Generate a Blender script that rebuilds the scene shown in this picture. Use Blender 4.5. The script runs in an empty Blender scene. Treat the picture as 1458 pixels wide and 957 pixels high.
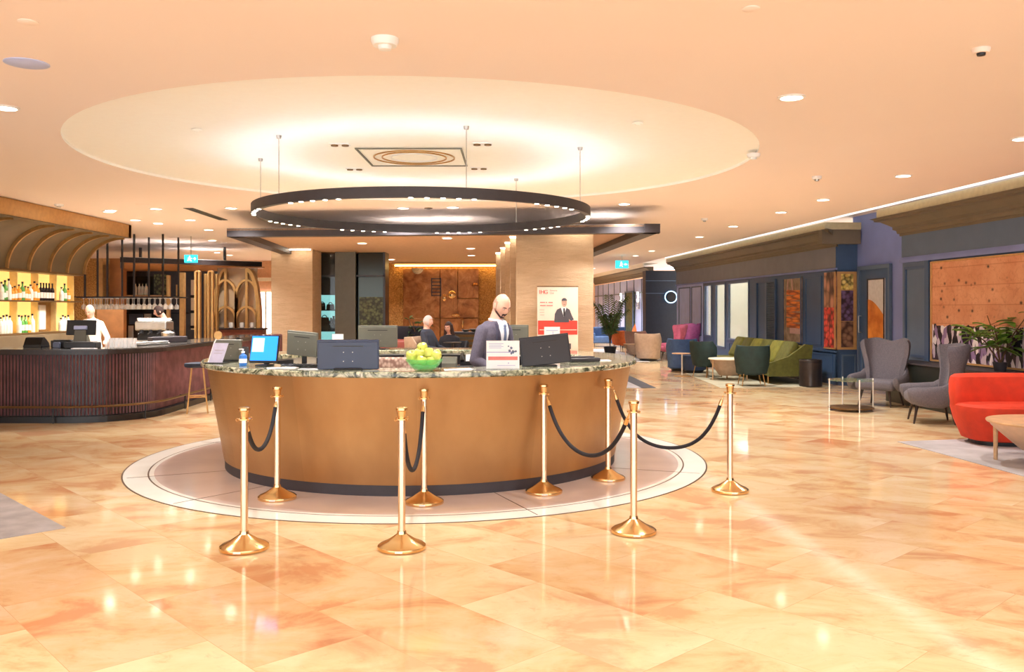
import bpy, bmesh, math, random
from mathutils import Vector, Matrix
random.seed(7)
SC = bpy.context.scene
COL = SC.collection
F, CX, HY, CH = 1245.0, 729.0, 440.0, 1.65      # focal length in pixels, axis column, horizon row, eye height
R = math.radians
def gx(px, Y): return (px-CX)/F*Y
def gz(py, Y): return CH+(HY-py)/F*Y
def fy(py): return CH*F/(py-HY)                  # depth of a floor point
def fp(px, py): Y = fy(py); return (gx(px, Y), Y)
def lin(c):
    return tuple(((v/255)/12.92 if v/255 <= .04045 else ((v/255+.055)/1.055)**2.4) for v in c)+(1.0,)

# ---------------------------------------------------------------- materials
class NT:
    def __init__(s, name):
        s.m = bpy.data.materials.new(name); s.m.use_nodes = True
        s.t = s.m.node_tree; s.n = s.t.nodes; s.l = s.t.links
        s.b = s.n['Principled BSDF']
        tc = s.n.new('ShaderNodeTexCoord'); s.co = tc.outputs['Object']
    def val(s, sock, v):
        if hasattr(v, 'links') or hasattr(v, 'is_linked'): s.l.new(v, sock)
        else:
            if isinstance(v, tuple) and len(v) == 3 and sock.type == 'RGBA': v = v+(1,)
            sock.default_value = v
    def noise(s, scale, detail=3, co=None, rough=.5, dist=0):
        k = s.n.new('ShaderNodeTexNoise'); s.l.new(co or s.co, k.inputs['Vector'])
        k.inputs['Scale'].default_value = scale; k.inputs['Detail'].default_value = detail
        k.inputs['Roughness'].default_value = rough; k.inputs['Distortion'].default_value = dist
        return k.outputs['Fac']
    def vor(s, scale, co=None, feat='F1', out='Distance'):
        k = s.n.new('ShaderNodeTexVoronoi'); k.feature = feat; s.l.new(co or s.co, k.inputs['Vector'])
        k.inputs['Scale'].default_value = scale; return k.outputs[out]
    def map(s, scale=(1,1,1), rot=(0,0,0), loc=(0,0,0), co=None):
        k = s.n.new('ShaderNodeMapping'); s.l.new(co or s.co, k.inputs['Vector'])
        k.inputs['Scale'].default_value = scale; k.inputs['Rotation'].default_value = rot; k.inputs['Location'].default_value = loc
        return k.outputs[0]
    def ramp(s, fac, stops, mode='LINEAR'):
        k = s.n.new('ShaderNodeValToRGB'); k.color_ramp.interpolation = mode; s.l.new(fac, k.inputs[0])
        e = k.color_ramp.elements
        while len(e) < len(stops): e.new(.5)
        for q, (p, c) in zip(e, stops): q.position = p; q.color = c if len(c) == 4 else c+(1,)
        return k.outputs[0]
    def mix(s, f, a, b, mode='MIX'):
        k = s.n.new('ShaderNodeMix'); k.data_type = 'RGBA'; k.blend_type = mode
        s.val(k.inputs[0], f); s.val(k.inputs[6], a); s.val(k.inputs[7], b); return k.outputs[2]
    def math(s, op, a, b=0.0):
        k = s.n.new('ShaderNodeMath'); k.operation = op; s.val(k.inputs[0], a); s.val(k.inputs[1], b); return k.outputs[0]
    def sep(s, co=None):
        k = s.n.new('ShaderNodeSeparateXYZ'); s.l.new(co or s.co, k.inputs[0]); return k.outputs
    def bump(s, h, st=.3, d=.01):
        k = s.n.new('ShaderNodeBump'); s.l.new(h, k.inputs['Height']); k.inputs['Strength'].default_value = st
        k.inputs['Distance'].default_value = d; s.l.new(k.outputs[0], s.b.inputs['Normal'])
    def set(s, **kw):
        for k, v in kw.items():
            s.val(s.b.inputs[k.replace('_', ' ')], v)
        return s.m
def paint(name, rgb, rough=.5, metal=0, var=.06, scale=12, bump=0, bscale=80, **kw):
    t = NT(name); c = lin(rgb)
    d = tuple(max(0, v*(1-var)) for v in c[:3])+(1,); u = tuple(min(1, v*(1+var)) for v in c[:3])+(1,)
    t.set(Base_Color=t.ramp(t.noise(scale), [(.35, d), (.65, u)]), Roughness=rough, Metallic=metal, **kw)
    if bump: t.bump(t.noise(bscale, 4), bump)
    return t.m
def glow(name, rgb, st):
    t = NT(name); c = lin(rgb); t.set(Base_Color=c, Emission_Color=c, Emission_Strength=st); return t.m
def glass(name, rgb, rough=.03, alpha=.25):
    t = NT(name); t.set(Base_Color=lin(rgb), Roughness=rough, Alpha=alpha, Specular_IOR_Level=.8); return t.m

M = {}
M['peach'] = paint('peach ceiling paint', (243, 227, 219), .75, var=.012, scale=.4)
M['white_ceiling'] = paint('white ceiling paint', (255, 254, 250), .7, var=.01)
M['cream'] = paint('cream plaster', (245, 236, 216), .6, var=.03)
M['peach_wall'] = paint('peach wall', (226, 176, 136), .7)
M['brass'] = paint('polished brass', (236, 196, 140), .2, 1, var=.03)
M['rose_brass'] = paint('satin champagne brass', (240, 214, 186), .26, 1, var=.02)
M['gold_paint'] = paint('gold metal', (194, 152, 96), .35, .75, var=.08)
M['gold_dark'] = paint('dark bronze', (120, 92, 58), .4, .6)
M['black'] = paint('black plastic', (26, 26, 30), .4)
M['kick'] = paint('charcoal kickplate', (58, 54, 60), .5)
M['ring_metal'] = paint('charcoal metal', (62, 58, 62), .5, .2)
M['rope'] = paint('black velvet rope', (30, 26, 34), .8, bump=.5, bscale=200)
M['white'] = paint('white plastic', (240, 240, 240), .4, var=.02)
M['paper'] = paint('white paper', (248, 246, 250), .6, var=.01)
M['sticker'] = paint('white sticker', (240, 236, 228), .6)
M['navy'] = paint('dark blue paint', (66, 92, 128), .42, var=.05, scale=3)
M['slate'] = paint('slate blue paint', (92, 112, 140), .45, var=.05, scale=3)
M['frieze'] = paint('grey brown painted frieze', (124, 126, 134), .5, var=.05, scale=3)
M['cornice'] = paint('taupe painted cornice', (116, 104, 86), .5, var=.06, scale=3)
M['fascia'] = paint('beige fascia', (196, 186, 150), .5)
M['lavender'] = paint('lavender and lit blue paint', (186, 200, 248), .4, var=.05, scale=3)  # on the shop walls: the blue paint with strong light put into its colour
M['ink_blue'] = paint('ink blue panel', (30, 36, 52), .45, var=.1)
M['recess_blue'] = paint('greyish lavender paint', (128, 142, 200), .5, var=.06, scale=2)
M['col'] = None
M['walnut'] = paint('dark red brown wood', (92, 52, 50), .35, var=.2, scale=9)
M['slat'] = paint('dark plum brown slats', (120, 78, 84), .4, var=.2, scale=6)
M['dark_wood'] = paint('near black wood', (42, 34, 34), .35, var=.2)
M['red_wood'] = paint('reddish brown wood', (116, 58, 40), .4, var=.15)
M['grey_fabric'] = paint('grey wool fabric', (104, 100, 108), .9, var=.12, scale=60, bump=.4, bscale=300)
M['red_fabric'] = paint('orange red velvet', (212, 58, 28), .75, var=.08, scale=8, bump=.2, bscale=200)
M['olive'] = paint('olive green velvet', (124, 122, 46), .75, var=.18, scale=8)
M['olive_dark'] = paint('deep olive velvet', (96, 96, 40), .8, var=.15)
M['green_dark'] = paint('dark green velvet', (30, 54, 54), .7, var=.15, scale=8)
M['blue_fabric'] = paint('blue fabric', (74, 104, 154), .85, var=.1)
M['navy_fabric'] = paint('navy fabric', (42, 56, 82), .85, var=.1)
M['pink_fabric'] = paint('orchid pink velvet', (196, 108, 176), .8, var=.1)
M['rose_fabric'] = paint('rose red velvet', (186, 92, 118), .8, var=.1)
M['beige_fabric'] = paint('beige fabric', (178, 152, 130), .9, var=.08)
M['mauve_fabric'] = paint('pale pink fabric', (206, 168, 156), .9, var=.08)
M['orange_fabric'] = paint('burnt orange fabric', (206, 104, 48), .85, var=.1)
M['pale_wood'] = paint('pale beech wood', (206, 168, 128), .4, var=.1, scale=9)
M['leg_wood'] = paint('dark walnut legs', (52, 38, 34), .4)
M['white_metal'] = paint('white metal', (246, 244, 240), .3)
M['leaf'] = paint('bright green leaf', (116, 158, 60), .4, var=.35, scale=5)
M['leaf_dark'] = paint('palm leaf', (70, 96, 44), .5, var=.3, scale=5)
M['stem'] = paint('brown stem', (92, 68, 44), .8)
M['screen_blue'] = glow('lit blue screen', (20, 120, 240), 1.0)
M['screen_pale'] = glow('lit pale window on screen', (150, 195, 250), 1.0)
M['monitor_grey'] = paint('grey plastic', (108, 108, 98), .5, var=.03)
M['monitor_navy'] = paint('glossy dark blue grey plastic', (44, 52, 82), .25, var=.1, scale=3)
M['monitor_black'] = paint('glossy black plastic', (38, 40, 48), .3, var=.08, scale=3)
M['led'] = glow('lit lamp', (255, 246, 226), 7)
M['led_warm'] = glow('warm strip light', (255, 214, 130), 5)
M['led_cove'] = glow('white cove light', (244, 250, 255), .62)
M['led_small'] = glow('small lit spot', (255, 244, 220), 5)
M['exit'] = glow('lit cyan sign', (40, 205, 225), 1.3)
M['exit_white'] = glow('lit white pictogram', (225, 255, 255), 1.5)
M['clear'] = glass('clear glass', (225, 235, 235), .05, .3)
M['clear_bright'] = glass('clear bright glass', (250, 250, 250), .03, .38)
M['table_glass'] = glass('green tinted glass', (120, 140, 110), .03, .5)
M['bowl_glass'] = glass('green glass', (120, 235, 140), .1, .42)
M['apple'] = paint('yellow green apple skin', (226, 234, 118), .3, var=.12, scale=20)
M['shelf_yellow'] = glow('backlit yellow shelf panel', (246, 202, 116), .62)
M['olive_arch'] = paint('grey olive painted metal', (112, 96, 72), .5, .2, var=.1, scale=3)
M['tin'] = paint('brushed steel', (180, 176, 170), .3, .9)
M['skin'] = paint('skin', (226, 172, 150), .5, var=.05, scale=20)
M['suit'] = paint('slate grey suit wool', (98, 92, 110), .85, var=.1, scale=60)
M['suit_dark'] = paint('darker lapel wool', (74, 70, 92), .85, var=.1, scale=60)
M['shirt'] = paint('white shirt cotton', (238, 238, 248), .8, var=.03)
M['tie'] = paint('grey blue tie', (104, 116, 150), .6, var=.15, scale=90)
M['beard'] = paint('short dark beard', (84, 62, 58), .9, var=.3, scale=150)
M['stubble'] = paint('cropped grey hair', (176, 136, 118), .85, var=.2, scale=200)
M['hair_grey'] = paint('grey hair', (206, 190, 188), .9, var=.15, scale=100)
M['hair_brown'] = paint('dark brown hair', (56, 36, 30), .8, var=.3, scale=100)
M['cloth_dark'] = paint('dark blue grey cloth', (52, 58, 74), .9, var=.1)
M['cloth_black'] = paint('black cloth', (34, 34, 42), .9, var=.1)
M['cloth_white'] = paint('white cloth', (240, 232, 224), .9, var=.05)
M['eye'] = paint('dark iris', (40, 26, 22), .3)
M['lip'] = paint('lip', (190, 112, 104), .5)
M['red_print'] = paint('red print', (222, 70, 58), .6)
M['pink_print'] = paint('salmon print', (226, 130, 124), .6)
M['lilac_print'] = paint('lilac print', (150, 150, 210), .6)
M['text_grey'] = paint('grey print', (160, 140, 132), .6)
M['poster'] = paint('pale pink poster', (250, 226, 212), .5, var=.01)
M['photo_suit'] = paint('printed grey suit', (80, 78, 88), .6)
M['photo_skin'] = paint('printed skin', (196, 160, 144), .6)
M['rug_grey'] = paint('grey woven rug', (172, 166, 166), .95, var=.14, scale=5, bump=.3, bscale=200)
M['rug_pale'] = paint('pale mottled rug', (178, 176, 180), .95, var=.16, scale=2.5, bump=.3, bscale=200)
M['rug_sage'] = paint('pale sage rug', (186, 182, 158), .95, var=.12, scale=3)
M['rug_dark'] = paint('charcoal rug border', (92, 92, 98), .95)
M['amber'] = paint('amber spirit bottle', (240, 160, 60), .2, var=.2)
M['green_glass'] = paint('green bottle glass', (96, 160, 76), .2, var=.2)
M['dark_glass'] = paint('dark wine bottle glass', (34, 22, 26), .15)
M['frost'] = paint('frosted bottle glass', (240, 240, 224), .3)
M['label'] = paint('paper bottle label', (236, 228, 214), .6)
M['blue_plastic'] = paint('blue plastic bottle', (60, 130, 215), .3, var=.1)
M['teal'] = paint('teal display', (120, 190, 190), .5)
M['grout'] = paint('dark inlay line', (92, 74, 58), .5)
M['inlay_white'] = paint('ivory marble', (255, 253, 246), .12, var=.03, scale=3)
M['inlay_pink'] = paint('pinkish beige stone', (226, 208, 202), .14, var=.04, scale=2)
M['steel_blue_print'] = paint('steel blue', (96, 110, 140), .5)

def t_floor():
    t = NT('polished orange marble tiles')
    co = t.map(rot=(0, 0, R(47)))
    br = t.n.new('ShaderNodeTexBrick'); t.l.new(co, br.inputs['Vector'])
    br.offset = .37; br.inputs['Scale'].default_value = 1; br.inputs['Brick Width'].default_value = 1.25
    br.inputs['Row Height'].default_value = .62; br.inputs['Mortar Size'].default_value = .0015
    br.inputs['Color1'].default_value = (0, 0, 0, 1); br.inputs['Color2'].default_value = (1, 1, 1, 1); br.inputs['Mortar'].default_value = (.5, .5, .5, 1)
    tile = t.ramp(br.outputs['Color'], [(0, lin((218, 156, 112))), (.25, lin((236, 208, 160))), (.5, lin((244, 222, 178))), (.75, lin((226, 184, 136))), (1, lin((248, 230, 192)))])
    va = t.n.new('ShaderNodeVectorMath'); va.operation = 'MULTIPLY_ADD'; t.l.new(br.outputs['Color'], va.inputs[0]); va.inputs[1].default_value = (37, 61, 0); t.l.new(t.map(scale=(1, 1.45, 1), rot=(0, 0, R(47))), va.inputs[2])
    n1 = t.noise(1.3, 7, va.outputs[0], .62, .7)
    v = t.ramp(n1, [(.38, lin((210, 142, 98))), (.48, lin((238, 206, 158))), (.62, lin((250, 234, 198)))])
    c = t.mix(.55, tile, v)
    n2 = t.noise(6, 8, t.map(scale=(1, 1.7, 1), rot=(0, 0, R(20))), .7, 1.5)
    c = t.mix(t.ramp(n2, [(.56, (0, 0, 0)), (.72, (.4, .4, .4))]), c, lin((208, 146, 100)))
    c = t.mix(br.outputs['Fac'], c, lin((214, 168, 126)))
    t.set(Base_Color=c, Roughness=.075, Specular_IOR_Level=.45, Coat_Weight=0.0)
    return t.m
M['floor'] = t_floor()
def t_desk():
    t = NT('brushed bronze sheet')
    n = t.noise(2, 4, t.map(scale=(1, 1, .6)))
    b = t.noise(60, 3, t.map(scale=(.05, .05, 3)))
    x, y, z = t.sep()
    ang = t.math('ARCTAN2', y, x)
    st = t.math('FRACT', t.math('MULTIPLY', ang, 2.0))
    seam = t.ramp(st, [(0, (.86, .86, .86)), (.006, (1, 1, 1)), (.5, (1.0, 1.0, 1.0)), (1, (.93, .93, .93))])
    c = t.mix(1, t.ramp(n, [(.3, lin((170, 128, 84))), (.7, lin((194, 154, 106)))]), seam, 'MULTIPLY')
    t.set(Base_Color=c, Metallic=.75, Roughness=t.ramp(b, [(0, (.32, .32, .32)), (1, (.46, .46, .46))]))
    t.bump(b, .08, .003); return t.m
M['bronze'] = t_desk()
def t_marble():
    t = NT('green and black marble')
    n = t.noise(5, 8, None, .7, 2.5); n2 = t.noise(14, 4, None, .6, 1)
    c = t.ramp(n, [(.34, lin((34, 38, 34))), (.42, lin((96, 104, 84))), (.50, lin((186, 190, 162))), (.62, lin((226, 222, 200)))])
    c = t.mix(t.ramp(n2, [(.5, (0, 0, 0)), (.62, (.7, .7, .7))]), c, lin((48, 54, 46)))
    t.set(Base_Color=c, Roughness=.08, Coat_Weight=.3); return t.m
M['marble'] = t_marble()
def t_col():
    t = NT('rough beige plaster stone')
    n = t.noise(3, 6, t.map(scale=(1, 1, 4)), .7, .6)
    t.set(Base_Color=t.ramp(n, [(.3, lin((190, 160, 128))), (.7, lin((208, 180, 148)))]), Roughness=.8)
    t.bump(t.noise(5, 8, t.map(scale=(1, 1, 5)), .75, .5), .7, .03); return t.m
M['col'] = t_col()
def t_goldwall():
    t = NT('hammered gold wall')
    v = t.vor(26); n = t.noise(30, 4)
    t.set(Base_Color=t.ramp(n, [(.3, lin((150, 100, 46))), (.7, lin((206, 154, 84)))]), Roughness=.5, Metallic=.35)
    t.bump(v, .8, .02); return t.m
M['gold_wall'] = t_goldwall()
def t_copper():
    t = NT('hammered copper relief')
    n = t.noise(3.5, 5, None, .6, .8)
    t.set(Base_Color=t.ramp(n, [(.3, lin((124, 74, 40))), (.5, lin((168, 108, 62))), (.75, lin((202, 142, 88)))]), Roughness=.38, Metallic=.7)
    t.bump(t.noise(4, 4), .5, .05); return t.m
M['copper'] = t_copper()
# printed pictures (flat in the place itself)
def t_stonewall_picture():
    t = NT('printed photograph of a stone wall with a crowd')
    x, y, z = t.sep()
    row = t.n.new('ShaderNodeTexBrick'); t.l.new(t.map(scale=(1, 1, 1), rot=(R(90), 0, R(90))), row.inputs['Vector'])
    row.inputs['Scale'].default_value = 1.6; row.inputs['Mortar Size'].default_value = .012; row.inputs['Color1'].default_value = lin((226, 170, 134)); row.inputs['Color2'].default_value = lin((208, 146, 110)); row.inputs['Mortar'].default_value = lin((168, 100, 68))
    n = t.noise(2.5, 5)
    wall = t.mix(.5, row.outputs['Color'], t.ramp(n, [(.3, lin((206, 130, 90))), (.7, lin((240, 180, 140)))]))
    sp = t.vor(4.4, t.map(scale=(1, 1, 1.25)))
    wall = t.mix(t.ramp(t.noise(11, 6, None, .75, 1.2), [(.50, (0, 0, 0)), (.66, (.55, .55, .55))]), wall, lin((176, 108, 76)))
    wall = t.mix(t.ramp(sp, [(.05, (1, 1, 1)), (.2, (0, 0, 0))]), wall, lin((66, 40, 34)))
    cr = t.vor(12, t.map(scale=(1, 1.2, .5)), out='Color')
    crowd = t.ramp(cr, [(0, lin((22, 18, 30))), (.35, lin((60, 44, 60))), (.45, lin((206, 190, 204))), (.6, lin((150, 124, 168))), (.7, lin((240, 232, 236))), (.85, lin((38, 28, 40)))], 'CONSTANT')
    m = t.math('GREATER_THAN', t.math('ADD', z, t.math('MULTIPLY', t.noise(7, 3), .14)), .66)
    t.set(Base_Color=t.mix(m, crowd, wall), Roughness=.45); return t.m
M['pic_wall'] = t_stonewall_picture()
def t_cells(name, scale, stops, zs=1, edge=lin((40, 20, 24)), ys=1):
    t = NT(name); co = t.map(scale=(1, ys, zs))
    c = t.ramp(t.vor(scale, co, out='Color'), stops)
    d = t.vor(scale, co)
    c = t.mix(t.ramp(d, [(.35, (0, 0, 0)), (.75, (.85, .85, .85))]), c, edge)
    t.set(Base_Color=c, Roughness=.45); return t.m
M['pic_carrot'] = t_cells('printed carrots', 7, [(0, lin((236, 118, 30))), (.5, lin((250, 150, 60))), (1, lin((220, 92, 24)))], 2.3, lin((120, 46, 16)), .35)
M['pic_tomato'] = t_cells('printed tomatoes', 9, [(0, lin((228, 56, 48))), (.5, lin((246, 96, 80))), (1, lin((196, 36, 40)))])
M['pic_onion'] = t_cells('printed roots', 6, [(0, lin((150, 92, 74))), (.5, lin((206, 150, 120))), (1, lin((84, 70, 52)))], .6)
M['pic_nut_pale'] = t_cells('printed pale nuts', 12, [(0, lin((226, 196, 90))), (.5, lin((244, 226, 140))), (1, lin((206, 160, 70)))])
M['pic_plum'] = t_cells('printed plums', 12, [(0, lin((84, 58, 92))), (.5, lin((120, 96, 140))), (1, lin((66, 44, 66)))])
M['pic_date'] = t_cells('printed dates', 9, [(0, lin((110, 74, 66))), (.5, lin((160, 120, 96))), (1, lin((66, 44, 44)))])
M['pic_frame'] = paint('tan printed border', (196, 152, 98), .5)
M['pic_market'] = paint('printed market stall', (150, 128, 104), .5, var=.4, scale=6)
def t_fruit():
    t = NT('printed orange fruit'); x, y, z = t.sep()
    g = t.ramp(t.noise(3, 3, t.map(scale=(1, 1, 1))), [(.35, lin((196, 108, 40))), (.6, lin((238, 156, 74)))])
    t.set(Base_Color=g, Roughness=.4); return t.m
M['pic_fruit'] = t_fruit()
M['pic_sky'] = paint('printed pale backdrop', (214, 212, 214), .4)
M['leaf_reflection'] = t_cells('dark glass with painted leaf reflection', 16, [(0, lin((38, 52, 34))), (.5, lin((120, 130, 84))), (1, lin((30, 34, 30)))], 1, lin((24, 26, 24)))  # reflected foliage painted into the colour of dark glass
def t_quilt():
    t = NT('quilted taupe leather'); w = t.vor(34, t.map(scale=(1, 1, .8)))
    t.set(Base_Color=t.ramp(w, [(.2, lin((206, 176, 160))), (.7, lin((140, 104, 92)))]), Roughness=.6); return t.m
M['quilt'] = t_quilt()
def t_darkglass():
    t = NT('dark mirror glass'); t.set(Base_Color=lin((54, 56, 50)), Metallic=.6, Roughness=.12); return t.m
M['mirror'] = t_darkglass()
M['smoke_panel'] = paint('grey olive lacquer', (92, 90, 76), .4)

# ---------------------------------------------------------------- mesh builder
class MB:
    def __init__(s): s.bm = bmesh.new(); s.mi = 0
    def _mark(s, n0):
        if s.mi:
            s.bm.faces.ensure_lookup_table()
            for i in range(n0, len(s.bm.faces)): s.bm.faces[i].material_index = s.mi
    def box(s, c, d, rz=0, bev=0, seg=2, rx=0, ry=0):
        n0 = len(s.bm.faces)
        b = bmesh.new(); bmesh.ops.create_cube(b, size=1)
        for v in b.verts: v.co = Vector((v.co.x*d[0], v.co.y*d[1], v.co.z*d[2]))
        if bev: bmesh.ops.bevel(b, geom=b.edges[:], offset=min(bev, min(d)*.49), segments=seg, profile=.5, affect='EDGES')
        mt = Matrix.Translation(c) @ Matrix.Rotation(rz, 4, 'Z') @ Matrix.Rotation(ry, 4, 'Y') @ Matrix.Rotation(rx, 4, 'X')
        s._merge(b, mt); s._mark(n0); return s
    def _merge(s, b, mt):
        vm = {}
        for v in b.verts: vm[v] = s.bm.verts.new(mt @ v.co)
        for f in b.faces:
            try: s.bm.faces.new([vm[v] for v in f.verts])
            except ValueError: pass
        b.free()
    def cyl(s, p0, p1, r0, r1=None, n=14):
        r1 = r0 if r1 is None else r1
        return s.tube([p0, p1], [r0, r1], n)
    def tube(s, pts, r, n=8, closed=False):
        n0 = len(s.bm.faces); pts = [Vector(p) for p in pts]; k = len(pts)
        rr = r if isinstance(r, (list, tuple)) else [r]*k
        loops = []; up = None
        for i in range(k):
            if closed: t = pts[(i+1) % k]-pts[i-1]
            else: t = pts[min(i+1, k-1)]-pts[max(i-1, 0)]
            t.normalize()
            if up is None:
                a = Vector((0, 0, 1)) if abs(t.z) < .9 else Vector((1, 0, 0))
                up = (a-t*a.dot(t)).normalized()
            else: up = (up-t*up.dot(t)).normalized()
            sd = t.cross(up)
            loops.append([s.bm.verts.new(pts[i]+(up*math.cos(2*math.pi*j/n)+sd*math.sin(2*math.pi*j/n))*rr[i]) for j in range(n)])
        s._bridge(loops, closed, not closed); s._mark(n0); return s
    def _bridge(s, loops, closed=False, cap=True):
        k = len(loops); n = len(loops[0])
        for i in range(k if closed else k-1):
            a, b = loops[i], loops[(i+1) % k]
            for j in range(n):
                try: s.bm.faces.new((a[j], a[(j+1) % n], b[(j+1) % n], b[j]))
                except ValueError: pass
        if cap:
            for l in (loops[0][::-1], loops[-1]):
                try: s.bm.faces.new(l)
                except ValueError: pass
    def loft(s, loops, cap=True, closed=False):
        n0 = len(s.bm.faces)
        s._bridge([[s.bm.verts.new(p) for p in l] for l in loops], closed, cap); s._mark(n0); return s
    def lathe(s, prof, c=(0, 0, 0), n=32, cap=True):
        return s.loft([[(c[0]+r*math.cos(2*math.pi*j/n), c[1]+r*math.sin(2*math.pi*j/n), c[2]+z) for j in range(n)] for r, z in prof], cap)
    def sph(s, c, r, n=14, m=9, mt=None):
        if not isinstance(r, (tuple, list)): r = (r, r, r)
        L = []
        for i in range(1, m):
            a = -math.pi/2+math.pi*i/m
            L.append([Vector((r[0]*math.cos(a)*math.cos(2*math.pi*j/n), r[1]*math.cos(a)*math.sin(2*math.pi*j/n), r[2]*math.sin(a))) for j in range(n)])
        c = Vector(c)
        if mt is None: mt = Matrix.Identity(3)
        return s.loft([[c+mt @ p for p in l] for l in L])
    def prism(s, poly, z0, z1):
        return s.loft([[(x, y, z0) for x, y in poly], [(x, y, z1) for x, y in poly]])
    def prismy(s, poly, y0, y1):
        return s.loft([[(x, y0, z) for x, z in poly], [(x, y1, z) for x, z in poly]])
    def prismx(s, poly, x0, x1):
        return s.loft([[(x0, y, z) for y, z in poly], [(x1, y, z) for y, z in poly]])
    def face(s, pts):
        n0 = len(s.bm.faces); s.bm.faces.new([s.bm.verts.new(p) for p in pts]); s._mark(n0); return s
    def band(s, path, w, y0, y1, closed=False):            # a flat bar following a path in x-z, extruded along y
        n = len(path); L = []
        for i in range(n):
            a = Vector(path[i-1] if (i or closed) else path[0]); b = Vector(path[(i+1) % n] if (i < n-1 or closed) else path[-1])
            t = (b-a).normalized(); nn = Vector((-t.y, t.x))*w/2; p = Vector(path[i])
            q, r_ = p+nn, p-nn
            L.append([(q.x, y0, q.y), (r_.x, y0, r_.y), (r_.x, y1, r_.y), (q.x, y1, q.y)])
        return s.loft(L, not closed, closed)
    def build(s, name, mat, parent=None, smooth=False, loc=None, rz=None, rot=None):
        bmesh.ops.recalc_face_normals(s.bm, faces=s.bm.faces[:])
        me = bpy.data.meshes.new(name); s.bm.to_mesh(me); s.bm.free()
        for m in (mat if isinstance(mat, list) else [mat]): me.materials.append(m)
        if smooth:
            for p in me.polygons: p.use_smooth = True
            me.set_sharp_from_angle(angle=R(38))
        o = bpy.data.objects.new(name, me); COL.objects.link(o)
        if parent: o.parent = parent
        if loc: o.location = loc
        if rz is not None: o.rotation_euler = (0, 0, rz)
        if rot: o.rotation_euler = rot
        return o
def tag(o, label=None, cat=None, group=None, kind=None):
    if label: o['label'] = label
    if cat: o['category'] = cat
    if group: o['group'] = group
    if kind: o['kind'] = kind
    return o
def empty(name, loc, rz, label, cat, group=None):
    o = bpy.data.objects.new(name, None); o.empty_display_size = .2; COL.objects.link(o)
    o.location = loc; o.rotation_euler = (0, 0, rz); return tag(o, label, cat, group)
def copy_tree(o, parent=None):
    c = o.copy(); COL.objects.link(c)
    if parent: c.parent = parent
    for ch in [q for q in bpy.data.objects if q.parent == o]: copy_tree(ch, c)
    return c
def struct(o): o['kind'] = 'structure'; return o
def text(s, size, mat, name, parent, loc, rot, depth=.001, align='LEFT'):
    cu = bpy.data.curves.new(name, 'FONT'); cu.body = s; cu.size = size; cu.extrude = depth; cu.align_x = align
    cu.materials.append(mat)
    tmp = bpy.data.objects.new(name, cu); COL.objects.link(tmp)
    me = bpy.data.meshes.new_from_object(tmp.evaluated_get(bpy.context.evaluated_depsgraph_get()))
    bpy.data.objects.remove(tmp)
    if not me.materials: me.materials.append(mat)
    o = bpy.data.objects.new(name, me); COL.objects.link(o); o.parent = parent; o.location = loc; o.rotation_euler = rot
    return o
# ================================================================ camera, world
cam = bpy.data.cameras.new('camera'); co = bpy.data.objects.new('camera', cam); COL.objects.link(co)
co.location = (0, 0, CH); co.rotation_euler = (R(90), 0, 0)
cam.sensor_width = 36; cam.lens = F/1458*36; cam.shift_y = -(478.5-HY)/1458; cam.clip_end = 200
SC.camera = co
w = bpy.data.worlds.new('world'); SC.world = w; w.use_nodes = True
w.node_tree.nodes['Background'].inputs[0].default_value = (.92, .96, 1, 1)
w.node_tree.nodes['Background'].inputs[1].default_value = 1.9
SC.view_settings.view_transform = 'Standard'; SC.view_settings.look = 'None'; SC.view_settings.exposure = .94; SC.view_settings.gamma = 1

# ================================================================ shell
CC = (-.987, 9.80)                                  # centre of the round desk
ZC = 3.30
b = MB(); b.box((-1, 23, -.05), (32, 56, .1)); struct(b.build('floor', M['floor']))
TH = R(4.09)
def cl(c, Y): return c-.0715*Y
# ceiling with the round recess
bm = bmesh.new()
outer = [(-17, -2.5), (cl(6.86, -2.5), -2.5), (cl(6.86, 49), 49), (-17, 49)]
RC = 3.62
def ring(r, z, n=96): return [(CC[0]+r*math.cos(2*math.pi*j/n), CC[1]+r*math.sin(2*math.pi*j/n), z) for j in range(n)]
ov = [bm.verts.new((x, y, ZC)) for x, y in outer]; iv = [bm.verts.new(p) for p in ring(RC, ZC)]
ed = [bm.edges.new((ov[i], ov[(i+1) % 4])) for i in range(4)]+[bm.edges.new((iv[i], iv[(i+1) % 96])) for i in range(96)]
bmesh.ops.triangle_fill(bm, use_beauty=True, edges=ed)
bm.faces.ensure_lookup_table()
for f in list(bm.faces):
    c = f.calc_center_median()
    if (c.x-CC[0])**2+(c.y-CC[1])**2 < (RC*.9)**2: bm.faces.remove(f)
me = bpy.data.meshes.new('ceiling'); bm.to_mesh(me); bm.free(); me.materials.append(M['peach'])
ce = bpy.data.objects.new('ceiling', me); COL.objects.link(ce); struct(ce)
b = MB(); b.loft([ring(RC, ZC), ring(RC, ZC+.03), ring(2.75, ZC+.05), ring(2.6, ZC+.035), ring(.02, ZC+.035)], False)
struct(b.build('ceiling', M['white_ceiling'], smooth=True))
# cove beside the shop fronts: lip, upper soffit and the lit slot
b = MB()
b.loft([[(cl(6.86, y), y, 3.3), (cl(6.9, y), y, 3.3), (cl(6.9, y), y, 3.66), (cl(6.86, y), y, 3.66)] for y in (-2.5, 49)])
b.loft([[(cl(6.8, y), y, 3.66), (cl(10.5, y), y, 3.66), (cl(10.5, y), y, 3.7), (cl(6.8, y), y, 3.7)] for y in (-2.5, 49)])
struct(b.build('ceiling', M['peach']))
b = MB(); b.loft([[(cl(7.93, y), y, 3.52), (cl(7.98, y), y, 3.52), (cl(7.98, y), y, 3.655), (cl(7.93, y), y, 3.655)] for y in (-2, 32.2)])
o = b.build('cove_light', M['led_cove']); tag(o, 'long white light strip in the ceiling gap above the blue shop fronts', 'light strip')

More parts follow.
